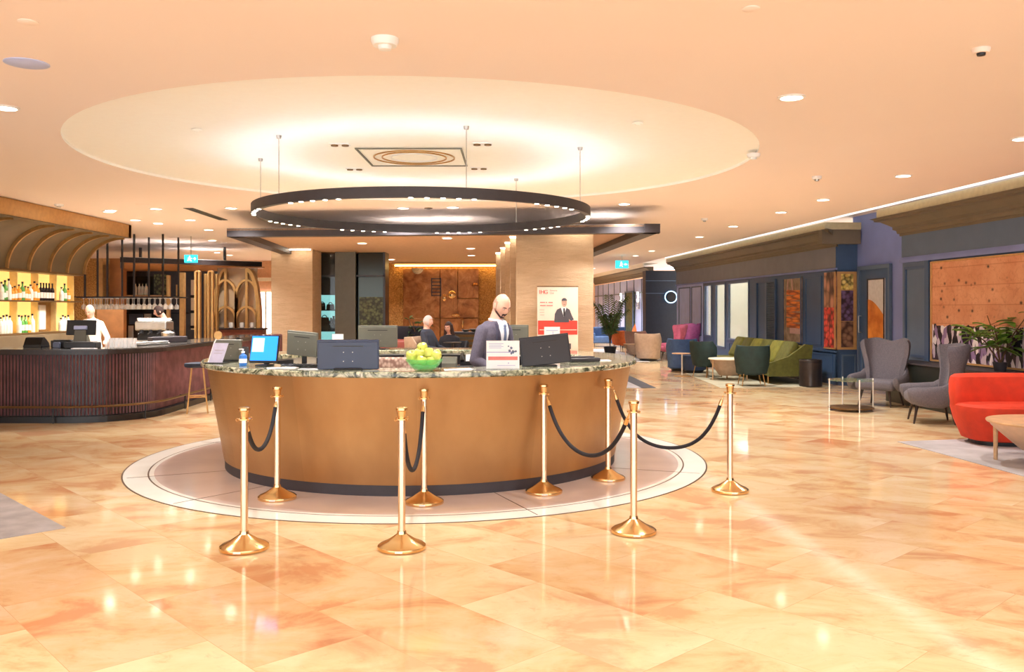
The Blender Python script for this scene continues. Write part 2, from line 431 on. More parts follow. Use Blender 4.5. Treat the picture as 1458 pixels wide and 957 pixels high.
# ---------------------------------------------------------------- right hand shop fronts, in the wall's own frame
wall_r = bpy.data.objects.new('wall_right', None); COL.objects.link(wall_r); wall_r.location = (8.4, 0, 0); wall_r.rotation_euler = (0, 0, TH); struct(wall_r)
def wy(px, x=0.0):
    k = (px-CX)/F; return (8.4+x*math.cos(TH)-k*x*math.sin(TH))/(math.sin(TH)+k*math.cos(TH))
def W2(x, y): return (8.4+x*math.cos(TH)-y*math.sin(TH), x*math.sin(TH)+y*math.cos(TH))
def box2(b, x0, x1, y0, y1, z0, z1, **k): return b.box(((x0+x1)/2, (y0+y1)/2, (z0+z1)/2), (abs(x1-x0), abs(y1-y0), abs(z1-z0)), **k)
def cornice(y0, y1, x=0.0, top=3.35, bot=3.0, proj=.42, name='cornice', mat='cornice', end0=False, end1=False):
    b = MB(); H = top-bot
    prof = [(0, 0), (.05, 0), (.05, .12), (.10, .14), (.12, .30), (.2, .36), (.2, .5), (.3, .62), (.46, .8), (.6, .84), (.6, .93), (.7, 1)]
    pts = [(x-p/.7*proj, bot+h*H) for p, h in prof]+[(x+.05, top), (x+.05, bot)]
    L = []
    for y, e, sg in ((y0, end0, -1), (y1, end1, 1)):
        L.append([(px, y+(sg*(x-px) if e else 0), z) for px, z in pts])
    b.loft(L)
    return b.build(name, M[mat], wall_r)
def frame_box(b, y0, y1, z0, z1, x, t=.035, d=.02):
    box2(b, x-d, x, y0, y1, z0, z0+t); box2(b, x-d, x, y0, y1, z1-t, z1); box2(b, x-d, x, y0, y0+t, z0+t, z1-t); box2(b, x-d, x, y1-t, y1, z0+t, z1-t)
yA1 = 16.25; yB0 = 19.0; yB1 = 32.4
# near unit (picture of the stone wall)
b = MB(); box2(b, 0, .6, -1, yA1, 0, 2.55); b.build('wall_panel', M['slate'], wall_r)
b = MB(); box2(b, -.02, .5, -1, yA1, 2.55, 3.4)
b.build('frieze', M['slate'], wall_r)
b = MB(); box2(b, -.06, 0, -1, yA1+.02, 2.50, 2.56); box2(b, -.04, 0, -1, yA1, 2.56, 2.60); b.build('frieze_moulding', M['recess_blue'], wall_r)
cornice(-1, yA1+.03, end1=True)
b = MB(); box2(b, -.40, -.36, -1, yA1+.2, 3.35, 3.5); b.build('fascia', M['fascia'], wall_r)
b = MB(); yp = wy(1322); frame_box(b, yp, yA1-.1, .78, 2.42, 0, .05, .03); box2(b, -.05, .0, wy(1326), wy(1320), .72, 2.5); b.build('panel_moulding', M['navy'], wall_r)
# recess between the units, with the door
b = MB(); box2(b, .45, .75, yA1-.2, yB0+.2, 0, 3.66); b.build('wall_recess', M['recess_blue'], wall_r)
# middle unit with openings
holes = [(wy(1066), wy(1038), .77, 2.40), (wy(1032.5), wy(1019.5), .50, 2.40), (wy(1013), wy(1004), .80, 2.40)]
b = MB(); ycur = yB0
for y0, y1, z0, z1 in holes:
    box2(b, 0, .05, ycur, y0, 0, 2.55); box2(b, 0, .05, y0, y1, 0, z0); box2(b, 0, .05, y0, y1, z1, 2.55); ycur = y1
ym = wy(1001)
box2(b, 0, .05, ycur, ym, 0, 2.55); box2(b, .0, .6, yB0, yB0+.1, 0, 2.55)
b.build('wall_panel', M['navy'], wall_r)
b = MB(); box2(b, 0, .18, ym, yB1, 0, 2.55); b.build('wall_panel', M['lavender'], wall_r)  # blue panel, with the downlight wash put into its colour
b = MB(); box2(b, -.02, .18, yB0, yB1, 2.55, 3.4); b.build('frieze', M['frieze'], wall_r)
b = MB(); box2(b, -.03, .45, yB0-.012, yB0, 2.5, 3.4); b.build('frieze_end', M['navy'], wall_r)
b = MB(); box2(b, -.05, 0, yB0-.02, yB1, 2.50, 2.54); b.build('frieze_moulding', M['recess_blue'], wall_r)
cornice(yB0-.03, yB1, end0=True)
b = MB(); L = []
b.box((.0, yB0-.12, 3.2), (.85, .2, .3)); b.build('cornice_return', M['cornice'], wall_r)
b = MB(); box2(b, -.40, -.36, yB0-.25, yB1, 3.35, 3.5); box2(b, -.40, .4, yB0-.29, yB0-.25, 3.35, 3.5); b.build('fascia', M['fascia'], wall_r)
# wainscot panels and mouldings of the middle unit
b = MB()
for a0, a1 in ((1188, 1150), (1148, 1108), (1106, 1072), (1066, 1038)): frame_box(b, wy(a0)+.05, wy(a1)-.05, .12, .66, 0)
frame_box(b, wy(1170), wy(1147), .82, 2.4, 0, .04, .02)
box2(b, -.04, 0, yB0, wy(1035), .70, .74)
frame_box(b, wy(999), wy(985), .75, 2.42, 0); frame_box(b, wy(983), wy(967), .75, 2.42, 0)
b.build('panel_moulding', M['navy'], wall_r)
b = MB(); frame_box(b, .08, .40, .12, .66, 0)   # lower panel on the end of the unit
o = b.build('panel_moulding', M['slate'], wall_r); o.location = (.0, yB0-.0, 0); o.rotation_euler = (0, 0, R(90)); o.location = (.5, yB0, 0)
# louvred shutter
b = MB(); y0, y1 = wy(1106), wy(1078); frame_box(b, y0, y1, .72, 2.42, 0, .07, .05)
b.build('shutter_frame', M['navy'], wall_r)
b = MB()
for i in range(34): b.box((-.02, (y0+wy(1092))/2, .82+i*.046), (.05, abs(wy(1092)-y0)-.14, .008), ry=R(35))
box2(b, -.045, -.0, wy(1092)-.07, wy(1092)+.02, .8, 2.4)
b.build('shutter_louvre', M['slate'], wall_r)
# shop windows
for i, (y0, y1, z0, z1) in enumerate(holes):
    b = MB(); frame_box(b, y0-.05, y1+.05, z0-.05, z1+.05, 0, .05, .025)
    o = b.build('door_2' if i == 1 else 'window_%d' % (1 if i == 0 else 2), M['steel_blue_print'], None); o.location = wall_r.location; o.rotation_euler = wall_r.rotation_euler; struct(o)
    b = MB(); box2(b, .02, .032, y0, y1, z0, z1); b.build('pane', M['clear'], o)
# lit shop behind the panes
b = MB(); y0, y1 = wy(1070)+.0, wy(1001)
box2(b, 2.0, 2.05, y0-.3, y1+.8, 0, 3.0); box2(b, .06, 2.0, y0-.35, y0-.3, 0, 3.0); box2(b, .06, 2.0, y1+.8, y1+.85, 0, 3.0); box2(b, .06, 2.0, y0-.3, y1+.8, 2.95, 3.0)
o = b.build('wall_shop', M['cream'], None); o.location = wall_r.location; o.rotation_euler = wall_r.rotation_euler; struct(o)
b = MB(); box2(b, 1.0, 1.6, y0-.1, y1+.3, 2.88, 2.93)
o = b.build('shop_ceiling_light', glow('shop ceiling light', (235, 250, 255), 4.5)); o.location = wall_r.location; o.rotation_euler = wall_r.rotation_euler; tag(o, 'long white ceiling light inside the bright shop behind the windows', 'light')
# a shelf unit and a hanging cloth inside the shop
x_, y_ = W2(1.5, wy(1052)+.9)
e = empty('display_stand', (x_, y_, 0), TH, 'teal and white display stand inside the bright shop window', 'display stand')
b = MB(); b.box((0, 0, .55), (.5, 1.6, 1.1), bev=.01); b.build('cabinet', M['teal'], e)
b = MB(); b.box((0, 0, 1.12), (.56, 1.7, .04), bev=.01); b.build('top', M['white'], e)
for k in range(7): b = MB(); b.lathe([(.03, 0), (.05, .03), (.055, .12), (.03, .17), (.02, .2)], (.05, -.65+k*.21, 1.14), 10); b.build('jar', M['blue_plastic'], e, True)
x_, y_ = W2(1.0, wy(1050)+1.0)
e = empty('clothes_rail', (x_, y_, 0), TH, 'rail with dark garments hanging inside the bright shop window', 'clothes rail')
b = MB(); b.tube([(0, .5, 0), (0, .5, 1.9), (0, -.3, 1.9), (0, -.3, 0)], .015); b.build('rail', M['tin'], e)
for k in range(3):
    b = MB(); b.loft([[(-.05, y, z), (.05, y, z), (.05, y+ww, z), (-.05, y+ww, z)] for z, y, ww in ((.95, -.2+k*.22, .2), (1.5, -.18+k*.22, .16), (1.86, -.14+k*.22, .07))]); b.build('garment', M[['cloth_dark', 'mauve_fabric', 'cloth_dark'][k]], e)
# far unit, closer to the camera's axis, its blue panels painted pale as if strongly lit
XC = -.52; yC0, yC1 = 34.1, 47.5
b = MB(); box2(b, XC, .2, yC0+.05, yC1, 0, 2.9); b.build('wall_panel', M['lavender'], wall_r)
b = MB(); box2(b, XC-.03, XC, yC0+.05, yC1, 2.30, 2.35); box2(b, XC-.03, XC, yC0, yC1, .55, .62); box2(b, XC-.04, XC, yC0, yC1, 0, .5)
for k in range(9): box2(b, XC-.025, XC, yC0+.3+k*1.5, yC0+.36+k*1.5, .6, 2.9)
b.build('panel_moulding', M['slate'], wall_r)
cornice(yC0, yC1, XC, 3.3, 2.95, .35)
b = MB(); box2(b, XC-.37, XC-.33, yC0, yC1, 3.28, 3.42); box2(b, XC-.37, XC+.2, yC0, yC1, 3.42, 3.44); b.build('fascia', M['cream'], wall_r)
b = MB(); box2(b, XC-.37, .35, yB1+1.2, yC0+.05, 0, 3.12); b.build('wall_end', M['ink_blue'], wall_r)
b = MB(); box2(b, XC-.38, .35, yB1+1.18, yB1+1.2, 2.72, 2.74); box2(b, XC-.38, .35, yB1+1.18, yB1+1.2, 2.24, 2.26); b.build('panel_moulding', M['slate'], wall_r)
# ---- back walls
b = MB(); b.box((-4, 48.2, 1.9), (26, .2, 3.8)); struct(b.build('wall_back', M['peach_wall']))
b = MB(); b.box((-12.2, 30.1, 1.65), (12, .2, 3.3)); struct(b.build('wall_left', M['peach_wall']))
b = MB(); b.box((-16.6, 22, 1.65), (.2, 50, 3.3)); struct(b.build('wall_left', M['peach_wall']))
# bright window seen past the arches
Yw = 29.9
b = MB(); x0, x1 = gx(364, Yw), gx(392, Yw); z0, z1 = gz(475, Yw), gz(416, Yw)
b.box(((x0+x1)/2, Yw, (z0+z1)/2), (x1-x0, .05, z1-z0)); o = struct(b.build('window_3', glow('bright daylight pane', (250, 236, 236), 1.6)))
b = MB()
for x in (x0, gx(379, Yw), x1): b.box((x, Yw-.04, (z0+z1)/2), (.05, .05, z1-z0))
b.box(((x0+x1)/2, Yw-.04, gz(398, Yw)), (x1-x0+.3, .06, .12)); b.build('window_frame', M['cream'], o)

# floor inlay rings
def disc_ring(r0, r1, z, mat, name='floor_inlay'):
    b = MB(); n = 128; L = []
    for r, zz in ((r0, 0), (r1, 0), (r1, z), (r0, z)): L.append([(CC[0]+r*math.cos(2*math.pi*j/n), CC[1]+r*math.sin(2*math.pi*j/n), zz) for j in range(n)])
    b.loft(L, False, True); return b.build(name, mat)
for nm, r0, r1, z, m_ in (('trim_1', 3.085, 3.10, .0032, 'grout'), ('trim_2', 2.86, 3.085, .003, 'inlay_white'), ('trim_3', 2.845, 2.86, .0034, 'grout'), ('trim_4', 2.80, 2.845, .003, 'inlay_white'), ('trim_5', 1.6, 2.80, .003, 'inlay_pink')):
    struct(disc_ring(r0, r1, z, M[m_], nm))
b = MB()
for a in (-128, -67, -20, 30, 160, 205):
    a = R(a); c, s_ = math.cos(a), math.sin(a)
    b.box((CC[0]+c*2.55, CC[1]+s_*2.55, .002), (1.0, .009, .0045), rz=a)
struct(b.build('trim_6', M['grout']))

# ---------------------------------------------------------------- canopy over the columns
ZK = 2.87
def pk(px, Y): return (gx(px, Y), Y)
A0 = (gx(323, 14.75), 14.75); A1 = (gx(940, 13.95), 13.95)
D = Vector((-.0715, 1)); LEN = 13.0
B0 = (A0[0]+D.x*LEN, A0[1]+LEN); B1 = (A1[0]+D.x*LEN, A1[1]+LEN)
can = empty('ceiling_canopy', ((A0[0]+A1[0])/2, A0[1], ZK), 0, 'large dark framed canopy hanging under the ceiling over the columns', 'canopy')
ox, oy = can.location.x, can.location.y
def loc2(p): return (p[0]-ox, p[1]-oy)
def beam(b, p, q, w_, z0, z1):
    p, q = Vector(loc2(p)), Vector(loc2(q)); t = (q-p).normalized(); n = Vector((-t.y, t.x))*w_
    b.loft([[(v.x, v.y, z0), (v.x+n.x, v.y+n.y, z0), (v.x+n.x, v.y+n.y, z1), (v.x, v.y, z1)] for v in (p, q)])
b = MB(); beam(b, A0, A1, .25, 0, .14); beam(b, B0, A0, .25, 0, .14); beam(b, A1, B1, .25, 0, .14); beam(b, B1, B0, .25, 0, .14)
b.build('frame', M['ring_metal'], can)
b = MB(); q = [loc2(p) for p in (A0, A1, B1, B0)]; b.prism(q, .10, .13)
b.build('soffit', paint('taupe soffit paint', (196, 160, 130), .6), can)
b = MB(); b.prism(q, .131, .138); b.build('bounce_board', M['white'], can)  # pale reflector added to bounce light onto the ceiling

# ---------------------------------------------------------------- columns
def column(x0, x1, y0, d, label, group=None, mat='col', top=ZK+.1, name='column'):
    w_ = x1-x0
    b = MB(); b.box((0, 0, top/2), (w_, d, top), bev=.01)
    o = b.build(name, M[mat]); o.location = ((x0+x1)/2, y0+d/2, 0); tag(o, label, 'column', group); return o
column(gx(735, 14.5), gx(845, 14.5), 14.5, 1.15, 'wide square beige stone textured column behind the banner')
column(gx(386, 19.4), gx(445, 19.4), 19.4, .9, 'beige square column to the left of the dark glass wall')
FB = [(726, 16.0, 'nearest to the wide column'), (719, 17.4, 'second from the wide column'), (712.5, 18.9, 'third from the wide column'), (706, 20.6, 'furthest from the wide column')]
for i, (px, Y, wl) in enumerate(FB):
    x0 = gx(px, Y); column(x0, x0+.55, Y, .35, 'slim pale stone pier, '+wl, 'slim piers behind the wide column', 'col', name='pier')
def slot(x0, x1, y, label):
    b = MB(); b.box((0, 0, 0), (x1-x0, .07, .02)); o = b.build('slot_light', M['led']); o.location = ((x0+x1)/2, y, ZK+.085); tag(o, label, 'light strip')
slot(gx(737, 14.4), gx(843, 14.4), 14.36, 'lit slot in the canopy washing the top of the wide column')
slot(gx(388, 19.3), gx(443, 19.3), 19.22, 'lit slot washing the top of the left column')
for i, (px, Y, wl) in enumerate(FB): slot(gx(px, Y), gx(px, Y)+.3, Y-.08, 'short lit slot above the slim pier '+wl)

# dark glass display wall between the columns
Yd = 20.3
e = empty('display_cabinet', (gx(497, Yd), Yd, 0), 0, 'dark glass display cabinet wall beside the left column', 'cabinet')
def dx(px): return gx(px, Yd)-gx(497, Yd)
b = MB(); zt = ZK+.1
b.box(((dx(446)+dx(548))/2, .62, zt/2), (dx(548)-dx(446), .06, zt)); b.box((dx(446.8), .3, zt/2), (.05, .6, zt)); b.box((dx(547), .3, zt/2), (.05, .6, zt))
b.box(((dx(446)+dx(548))/2, .3, 2.42), (dx(548)-dx(446), .6, .04)); b.build('cabinet_frame', M['dark_wood'], e)
b = MB(); b.box((dx(492), .02, zt/2), (dx(507)-dx(478), .12, zt)); b.build('pillar_panel', M['smoke_panel'], e)
b = MB(); b.box((dx(527.5), .15, zt/2), (dx(546)-dx(509), .04, zt)); b.build('dark_panel', M['mirror'], e)
b = MB(); b.box((dx(528), .1, (gz(423, Yd)+gz(472, Yd))/2), (dx(546)-dx(511), .05, gz(423, Yd)-gz(472, Yd))); b.build('leaf_reflection_panel', M['leaf_reflection'], e)  # painted reflection of leaves on the dark glass
b = MB(); b.box((dx(462), .55, 1.62), (dx(477)-dx(448), .04, .72)); b.box((dx(462), .55, .96), (dx(477)-dx(448), .04, .3)); b.build('lit_back', glow('cyan lit backboard', (150, 226, 224), 1.0), e)
for z in (1.27, 1.62, .86):
    b = MB(); b.box((dx(462), .35, z), (dx(477)-dx(448), .4, .025)); b.build('shelf', M['cloth_black'], e)
b = MB(); b.box((dx(462), .05, zt/2), (dx(477.5)-dx(447.5), .015, zt)); b.build('glass_pane', glass('smoked glass', (60, 64, 60), .03, .35), e)
def bag(px, z, w_, h, lab):
    x = gx(px, Yd+.35); q = empty('handbag', (x, Yd+.35, z), 0, lab, 'bag')
    b = MB(); b.loft([[(-w_/2*k, -.05, zz), (w_/2*k, -.05, zz), (w_/2*k, .05, zz), (-w_/2*k, .05, zz)] for zz, k in ((0, 1), (h*.5, .98), (h, .8))]); b.build('body', M['cloth_black'], q)
    b = MB(); b.tube([(w_*.25*math.cos(a), 0, h+w_*.28*math.sin(a)-.01) for a in [math.pi*i/8 for i in range(9)]], .01, 6); b.build('handle', M['cloth_black'], q)
bag(459, 1.6325, .13, .16, 'small black bag on the top shelf of the lit cabinet')
bag(470.5, 1.6325, .18, .13, 'wide black bag at the right of the top cabinet shelf')
bag(462, 1.2825, .22, .17, 'large black bag on the middle shelf of the lit cabinet')
def vase(px, z, h, lab):
    b = MB(); b.lathe([(.02, 0), (.045, .02), (.05, h*.4), (.02, h*.75), (.03, h)], n=12); o = b.build('vase', M['cloth_black'], smooth=True); o.location = (gx(px, Yd+.35), Yd+.35, z); tag(o, lab, 'vase')
vase(471.5, 1.2825, .16, 'small black vase beside the large bag in the lit cabinet'); vase(475, 1.2825, .2, 'slim black vase at the right end of the middle cabinet shelf'); vase(451.5, 1.2825, .3, 'tall dark vase at the left end of the lit cabinet')

# back wall behind the canopy with the copper relief
Yb = 25.0
b = MB(); x0, x1 = gx(548, Yb), gx(735, Yb); b.box(((x0+x1)/2+.4, Yb+.15, ZK/2+.1), (x1-x0+2, .2, ZK+.2)); struct(b.build('wall_hammered', M['gold_wall']))
b = MB(); b.box(((x0+x1)/2, Yb-.12, gz(378.5, Yb)), (gx(707, Yb)-gx(550, Yb), .08, .04)); tag(b.build('cove_light', M['led_warm']), 'warm light strip along the top of the copper relief wall', 'light strip')
b = MB(); b.box(((x0+x1)/2, Yb-.2, gz(374, Yb)), (gx(707, Yb)-gx(545, Yb), .4, .10)); struct(b.build('trim_7', paint('taupe bulkhead', (176, 140, 100), .6)))
xa = gx(628, Yb); za = gz(470, Yb)
e = empty('relief_artwork', (xa, Yb-.0, za), 0, 'large hammered copper relief panel on the gold wall', 'artwork')
def rx(px): return gx(px, Yb)-xa
def rz_(py): return gz(py, Yb)-za
b = MB()
for (a0, b0, a1, b1, d) in ((574, 382, 627, 453, .05), (627, 382, 652, 453, .08), (652, 382, 682, 425, .06), (644, 425, 682, 453, .04), (574, 453, 627, 492, .07), (627, 453, 660, 492, .05), (660, 453, 682, 492, .08), (574, 492, 682, 505, .05), (627, 425, 646, 453, .10)):
    b.box(((rx(a0)+rx(a1))/2, -d/2, (rz_(b0)+rz_(b1))/2), (rx(a1)-rx(a0)-.015, d, rz_(b0)-rz_(b1)-.015), bev=.006)
b.build('panel', M['copper'], e)
b = MB(); b.sph((rx(644), -.10, rz_(420)), (.13, .09, .13), 18, 10); b.build('boss', M['brass'], e, True)
b = MB(); n = 16; b.prismy([(rx(595)+.17*math.cos(math.pi+math.pi*i/n), rz_(382)+.17*math.sin(math.pi+math.pi*i/n)) for i in range(n+1)], -.12, -.05); b.build('half_disc', M['brass'], e)
b = MB()
for k in range(6): b.box((rx(621.5), -.075, rz_(397+k*4.8)), (rx(628)-rx(615), .03, .025))
b.box((rx(615), -.07, rz_(409)), (.025, .03, .52)); b.box((rx(628), -.08, rz_(409)), (.025, .03, .52)); b.build('ladder', M['dark_wood'], e)
b = MB(); b.box((rx(678), -.09, rz_(418)), (.15, .08, .26), bev=.01); b.lathe([(.09, 0), (.1, .05), (.06, .1)], (rx(677), -.08, rz_(408)), 14); b.build('box', M['copper'], e)
b = MB(); b.sph((rx(649), -.09, rz_(449)), (.13, .05, .045)); b.build('casting', M['brass'], e, True)
b = MB(); b.sph((rx(659), -.1, rz_(460)), (.04, .05, .14)); b.build('casting', M['brass'], e, True)
b = MB(); b.sph((rx(633), -.1, rz_(424)), (.07, .04, .1)); b.build('casting', M['brass'], e, True)
# ================================================================ ceiling fittings
def cp(px, py): Y = CH*F/(HY-py); return (gx(px, Y), Y)
def downlight(px, py, label, pw=70, group='recessed ceiling downlights', r=.085, z=ZC):
    x, y = cp(px, py) if z == ZC else (px, py)
    e = empty('downlight', (x, y, z-.012), 0, label, 'ceiling light', group)
    b = MB(); b.lathe([(r+.02, .012), (r+.02, .004), (r, 0), (r, .008)], n=24, cap=False); b.build('trim', M['white'], e, True)
    b = MB(); b.lathe([(r, 0), (r, .006)], (0, 0, .004), 24); b.build('lens', M['led'], e)
    if pw:
        l = bpy.data.lights.new('lamp', 'SPOT'); l.energy = pw; l.spot_size = R(125); l.spot_blend = .7; l.shadow_soft_size = .07; l.color = (1, .95, .90)
        o = bpy.data.objects.new('lamp', l); COL.objects.link(o); o.parent = e; o.location = (0, 0, -.03)
    return e
DL = [(8, 153, 'downlight at the left edge of the photo, nearest one on that side'), (1127, 138, 'nearest lit downlight on the right part of the ceiling'), (1456, 197, 'downlight cut by the right edge of the photo'),
 (1286, 250, 'first lit downlight along the shop front cove, counting from the near end'), (1172, 284, 'second downlight along the shop front cove'), (1112, 302, 'third downlight along the shop front cove'), (1044, 322, 'fourth downlight along the shop front cove'),
 (996, 337, 'fifth and dimmer downlight along the shop front cove'), (889, 290, 'lit downlight to the right of the ring pendant'), (861, 307, 'small lit downlight just right of the ring pendant and above the canopy corner'),
 (329, 296, 'lit downlight just left of the ring pendant'), (155, 301, 'lit downlight above the end of the bronze bar fascia'), (193, 313, 'lit downlight above the hanging bar rods'), (222, 297, 'small downlight between the bar fascia and the slot vent'),
 (271, 313, 'small downlight below the slot vent'), (297, 327, 'small downlight left of the dark canopy corner'), (245, 344, 'lit downlight over the hanging rods of the bar'), (291, 355, 'downlight above the cyan exit sign on the left'),
 (327, 363, 'far small downlight above the brown beam end'), (574, 296, 'back left downlight of the four seen through the ring pendant'), (645, 295, 'back right downlight of the four seen through the ring pendant'),
 (583, 313, 'front left downlight of the four seen through the ring pendant'), (643, 312, 'front right downlight of the four seen through the ring pendant'), (928, 357, 'far downlight above the right exit sign'), (905, 364, 'furthest downlight above the right exit sign')]
for px, py, lab in DL: downlight(px, py, lab, min(420, 70+9*max(0, CH*F/(HY-py)-7)))
# unseen downlights added for fill light, above and behind the camera
for i, (x, y) in enumerate([(-4.5, 3.2), (-1.5, 2.2), (1.6, 2.2), (4.4, 3.2), (-3, -.8), (2.5, -.8)]):
    downlight(x, y, 'added unseen downlight overhead near the viewer, outside the photo', 95, 'added downlights out of the photo', z=ZC-.0001)
for x, y, lab in ((-3.0, 17.5, 'left front'), (-1.2, 16.2, 'middle front'), (-1.0, 21.5, 'middle rear'), (-3.2, 23.2, 'left rear'), (-.9, 19.0, 'centre')):  # lamps added to brighten the people seated under the canopy
    downlight(x, y, 'added fill downlight in the soffit of the dark canopy, %s one' % lab, 110, 'added fill downlights in the canopy soffit', z=ZK+.098)
for x, y, lab in ((-6.7, 14.6, 'over the bartender in white'), (-6.8, 16.8, 'over the coffee machine'), (-9.8, 21.2, 'beside the hammered gold wall'), (-8.6, 25.5, 'behind the brown beam'), (-6.2, 26.5, 'past the arch screen'), (-7.2, 21.0, 'before the brown beam')):  # lamps added to lift the dim bar and the ceiling behind the beam
    downlight(x, y, 'added fill downlight above the inner bar, '+lab, 130, 'added fill downlights above the inner bar', z=ZC-.0001)
# adjustable twin spots in the white disc
def twin(px, py, lab, s=1):
    x, y = cp(px, py); e = empty('twin_spotlight', (x, y, ZC+.03), 0, lab, 'ceiling light', 'unlit twin spots around the air grille')
    b = MB(); b.box((0, 0, 0), (.20*s, .11*s, .012), bev=.004); b.build('plate', M['white'], e)
    for k in (-1, 1):
        b = MB(); b.lathe([(.038*s, 0), (.036*s, -.012), (.02*s, -.012)], (k*.055*s, 0, -.006), 14); b.build('lamp_head', M['gold_dark'], e, True)
twin(484, 210, 'near left twin spot in the white ceiling disc'); twin(687, 209, 'near right twin spot in the white ceiling disc'); twin(505, 244, 'far left twin spot in the white ceiling disc'); twin(682, 243, 'far right twin spot in the white ceiling disc')
# square air grille with round diffuser
x, y = cp(590, 228); e = empty('air_diffuser', (x, y, ZC+.03), 0, 'square white ceiling air grille with a round centre', 'vent')
b = MB(); b.band([(-.55, -.55), (.55, -.55), (.55, .55), (-.55, .55)], .03, -.01, .0, True)
o = b.build('frame', M['monitor_grey'], e); o.rotation_euler = (R(90), 0, 0); o.location = (0, 0, 0)
b = MB(); b.box((0, 0, .004), (1.06, 1.06, .006)); b.build('plate', M['white_ceiling'], e)
for r in (.45, .36, .26):
    b = MB(); b.loft([[(q_*math.cos(2*math.pi*j/40), q_*math.sin(2*math.pi*j/40), z) for j in range(40)] for q_, z in ((r, 0), (r, -.012), (r-.012, -.012), (r-.012, 0))], False, True); b.build('diffuser_ring', M['gold_paint'] if r > .3 else M['white'], e, True)
# slot vent
p0, p1 = cp(268, 296), cp(318, 313); e = empty('slot_vent', ((p0[0]+p1[0])/2, (p0[1]+p1[1])/2, ZC), 0, 'long thin dark slot vent in the ceiling left of the ring pendant', 'vent')
L_ = math.dist(p0, p1); an = math.atan2(p1[1]-p0[1], p1[0]-p0[0])
b = MB(); b.box((0, 0, -.004), (L_, .16, .008), rz=an); b.build('frame', M['monitor_grey'], e)
for s_ in (-.035, .035):
    b = MB(); b.box((-math.sin(an)*s_, math.cos(an)*s_, -.010), (L_*.97, .035, .004), rz=an); b.build('slot', M['black'], e)
def ceil_disc(name, px, py, r, h, mats, lab, cat, z=ZC, parts=True):
    x, y = cp(px, py); e = empty(name, (x, y, z), 0, lab, cat)
    b = MB(); b.lathe([(r, 0), (r, -h*.4), (r*.85, -h)], n=24); b.build('body', M[mats[0]], e, True)
    if parts:
        b = MB(); b.lathe([(r*.5, -h), (r*.45, -h*1.5), (r*.2, -h*1.6)], n=16); b.build('sensor' if cat != 'speaker' else 'grille', M[mats[1]], e, True)
ceil_disc('smoke_detector', 548, 55, .085, .045, ('white', 'white'), 'round white smoke detector with violet tint on the near ceiling', 'smoke detector')
ceil_disc('ceiling_speaker', 38, 90, .14, .01, ('lilac_panel', 'lilac_panel') if 'lilac_panel' in M else ('lavender', 'lavender'), 'large pale lilac round ceiling speaker at upper left', 'speaker', parts=False)
ceil_disc('ceiling_fitting', 40, 31, .055, .008, ('peach', 'peach'), 'small flat round cap in the ceiling at the far upper left', 'ceiling cap', parts=False)
ceil_disc('ceiling_fitting', 1069, 12, .05, .008, ('peach', 'peach'), 'small flat round cap at the top of the photo right of centre', 'ceiling cap', parts=False)
ceil_disc('sprinkler', 1397, 69, .055, .03, ('peach', 'black'), 'sprinkler head near the upper right corner of the ceiling', 'sprinkler')
ceil_disc('smoke_detector', 1073, 219, .07, .04, ('white', 'white'), 'white detector at the right rim of the white ceiling disc', 'smoke detector')
ceil_disc('sprinkler', 1163, 251, .06, .04, ('white', 'tin'), 'small sensor right of the white ceiling disc, before the cove', 'sprinkler')
for x, y, lab in ((3.3, 35.5, 'first'), (2.8, 39.5, 'second'), (2.4, 44, 'third')):  # lamps added because the far unit rendered too dark
    downlight(x, y, '%s added far downlight washing the pale panelled wall' % lab, 520, 'added far downlights by the pale panelled wall', z=ZC-.0001)
ceil_disc('sprinkler', 908, 180, .05, .012, ('white_ceiling', 'white_ceiling'), 'small cap in the right half of the white ceiling disc', 'sprinkler', ZC+.03)
ceil_disc('sprinkler', 280, 189, .05, .012, ('white_ceiling', 'white_ceiling'), 'small cap in the left half of the white ceiling disc', 'sprinkler', ZC+.03)
ceil_disc('sprinkler', 1003, 311, .06, .04, ('white', 'tin'), 'small far sensor above the shop fronts, left of the third downlight', 'sprinkler')
ceil_disc('sprinkler', 610, 296, .07, .015, ('gold_dark', 'black'), 'small dark vent between the four downlights seen through the ring', 'vent')
ceil_disc('sprinkler', 84, 291, .07, .03, ('white', 'tin'), 'small sensor above the bronze bar fascia', 'sprinkler')
ceil_disc('ceiling_fitting', 202, 291, .1, .008, ('peach', 'peach'), 'flat round cap above the bar, left of the slot vent', 'ceiling cap', parts=False)

# ================================================================ ring pendant
RP = 1.86
e = empty('ring_pendant', (CC[0], CC[1], 2.665), 0, 'large dark ring pendant light hanging above the round desk', 'pendant light')
b = MB(); n = 128
b.loft([[(r*math.cos(2*math.pi*j/n), r*math.sin(2*math.pi*j/n), z) for j in range(n)] for r, z in ((RP, 0), (RP, .10), (RP-.055, .10), (RP-.055, 0))], False, True)
b.build('ring', M['ring_metal'], e, True)
spots = []
for a0, k in ((-8, 5), (32, 5), (72, 5), (112, 5), (152, 5), (192, 5), (232, 5), (272, 5), (312, 5)):
    for i in range(k): spots.append(a0+i*4.6)
for a in spots:
    a = R(a); b = MB(); r = RP-.0275
    b.loft([[(r*math.cos(a)+.022*math.cos(q*math.pi/5), r*math.sin(a)+.022*math.sin(q*math.pi/5), z) for q in range(10)] for z in (.004, -.006)])
    b.build('spot_lens', M['led_small'], e)
b = MB(); b.loft([[(r*math.cos(2*math.pi*j/n), r*math.sin(2*math.pi*j/n), z) for j in range(n)] for r, z in ((RP-.012, .10), (RP-.012, .1004), (RP-.043, .1004), (RP-.043, .10))], False, True)
b.build('up_light', glow('uplight strip on the ring', (226, 238, 255), 12), e)
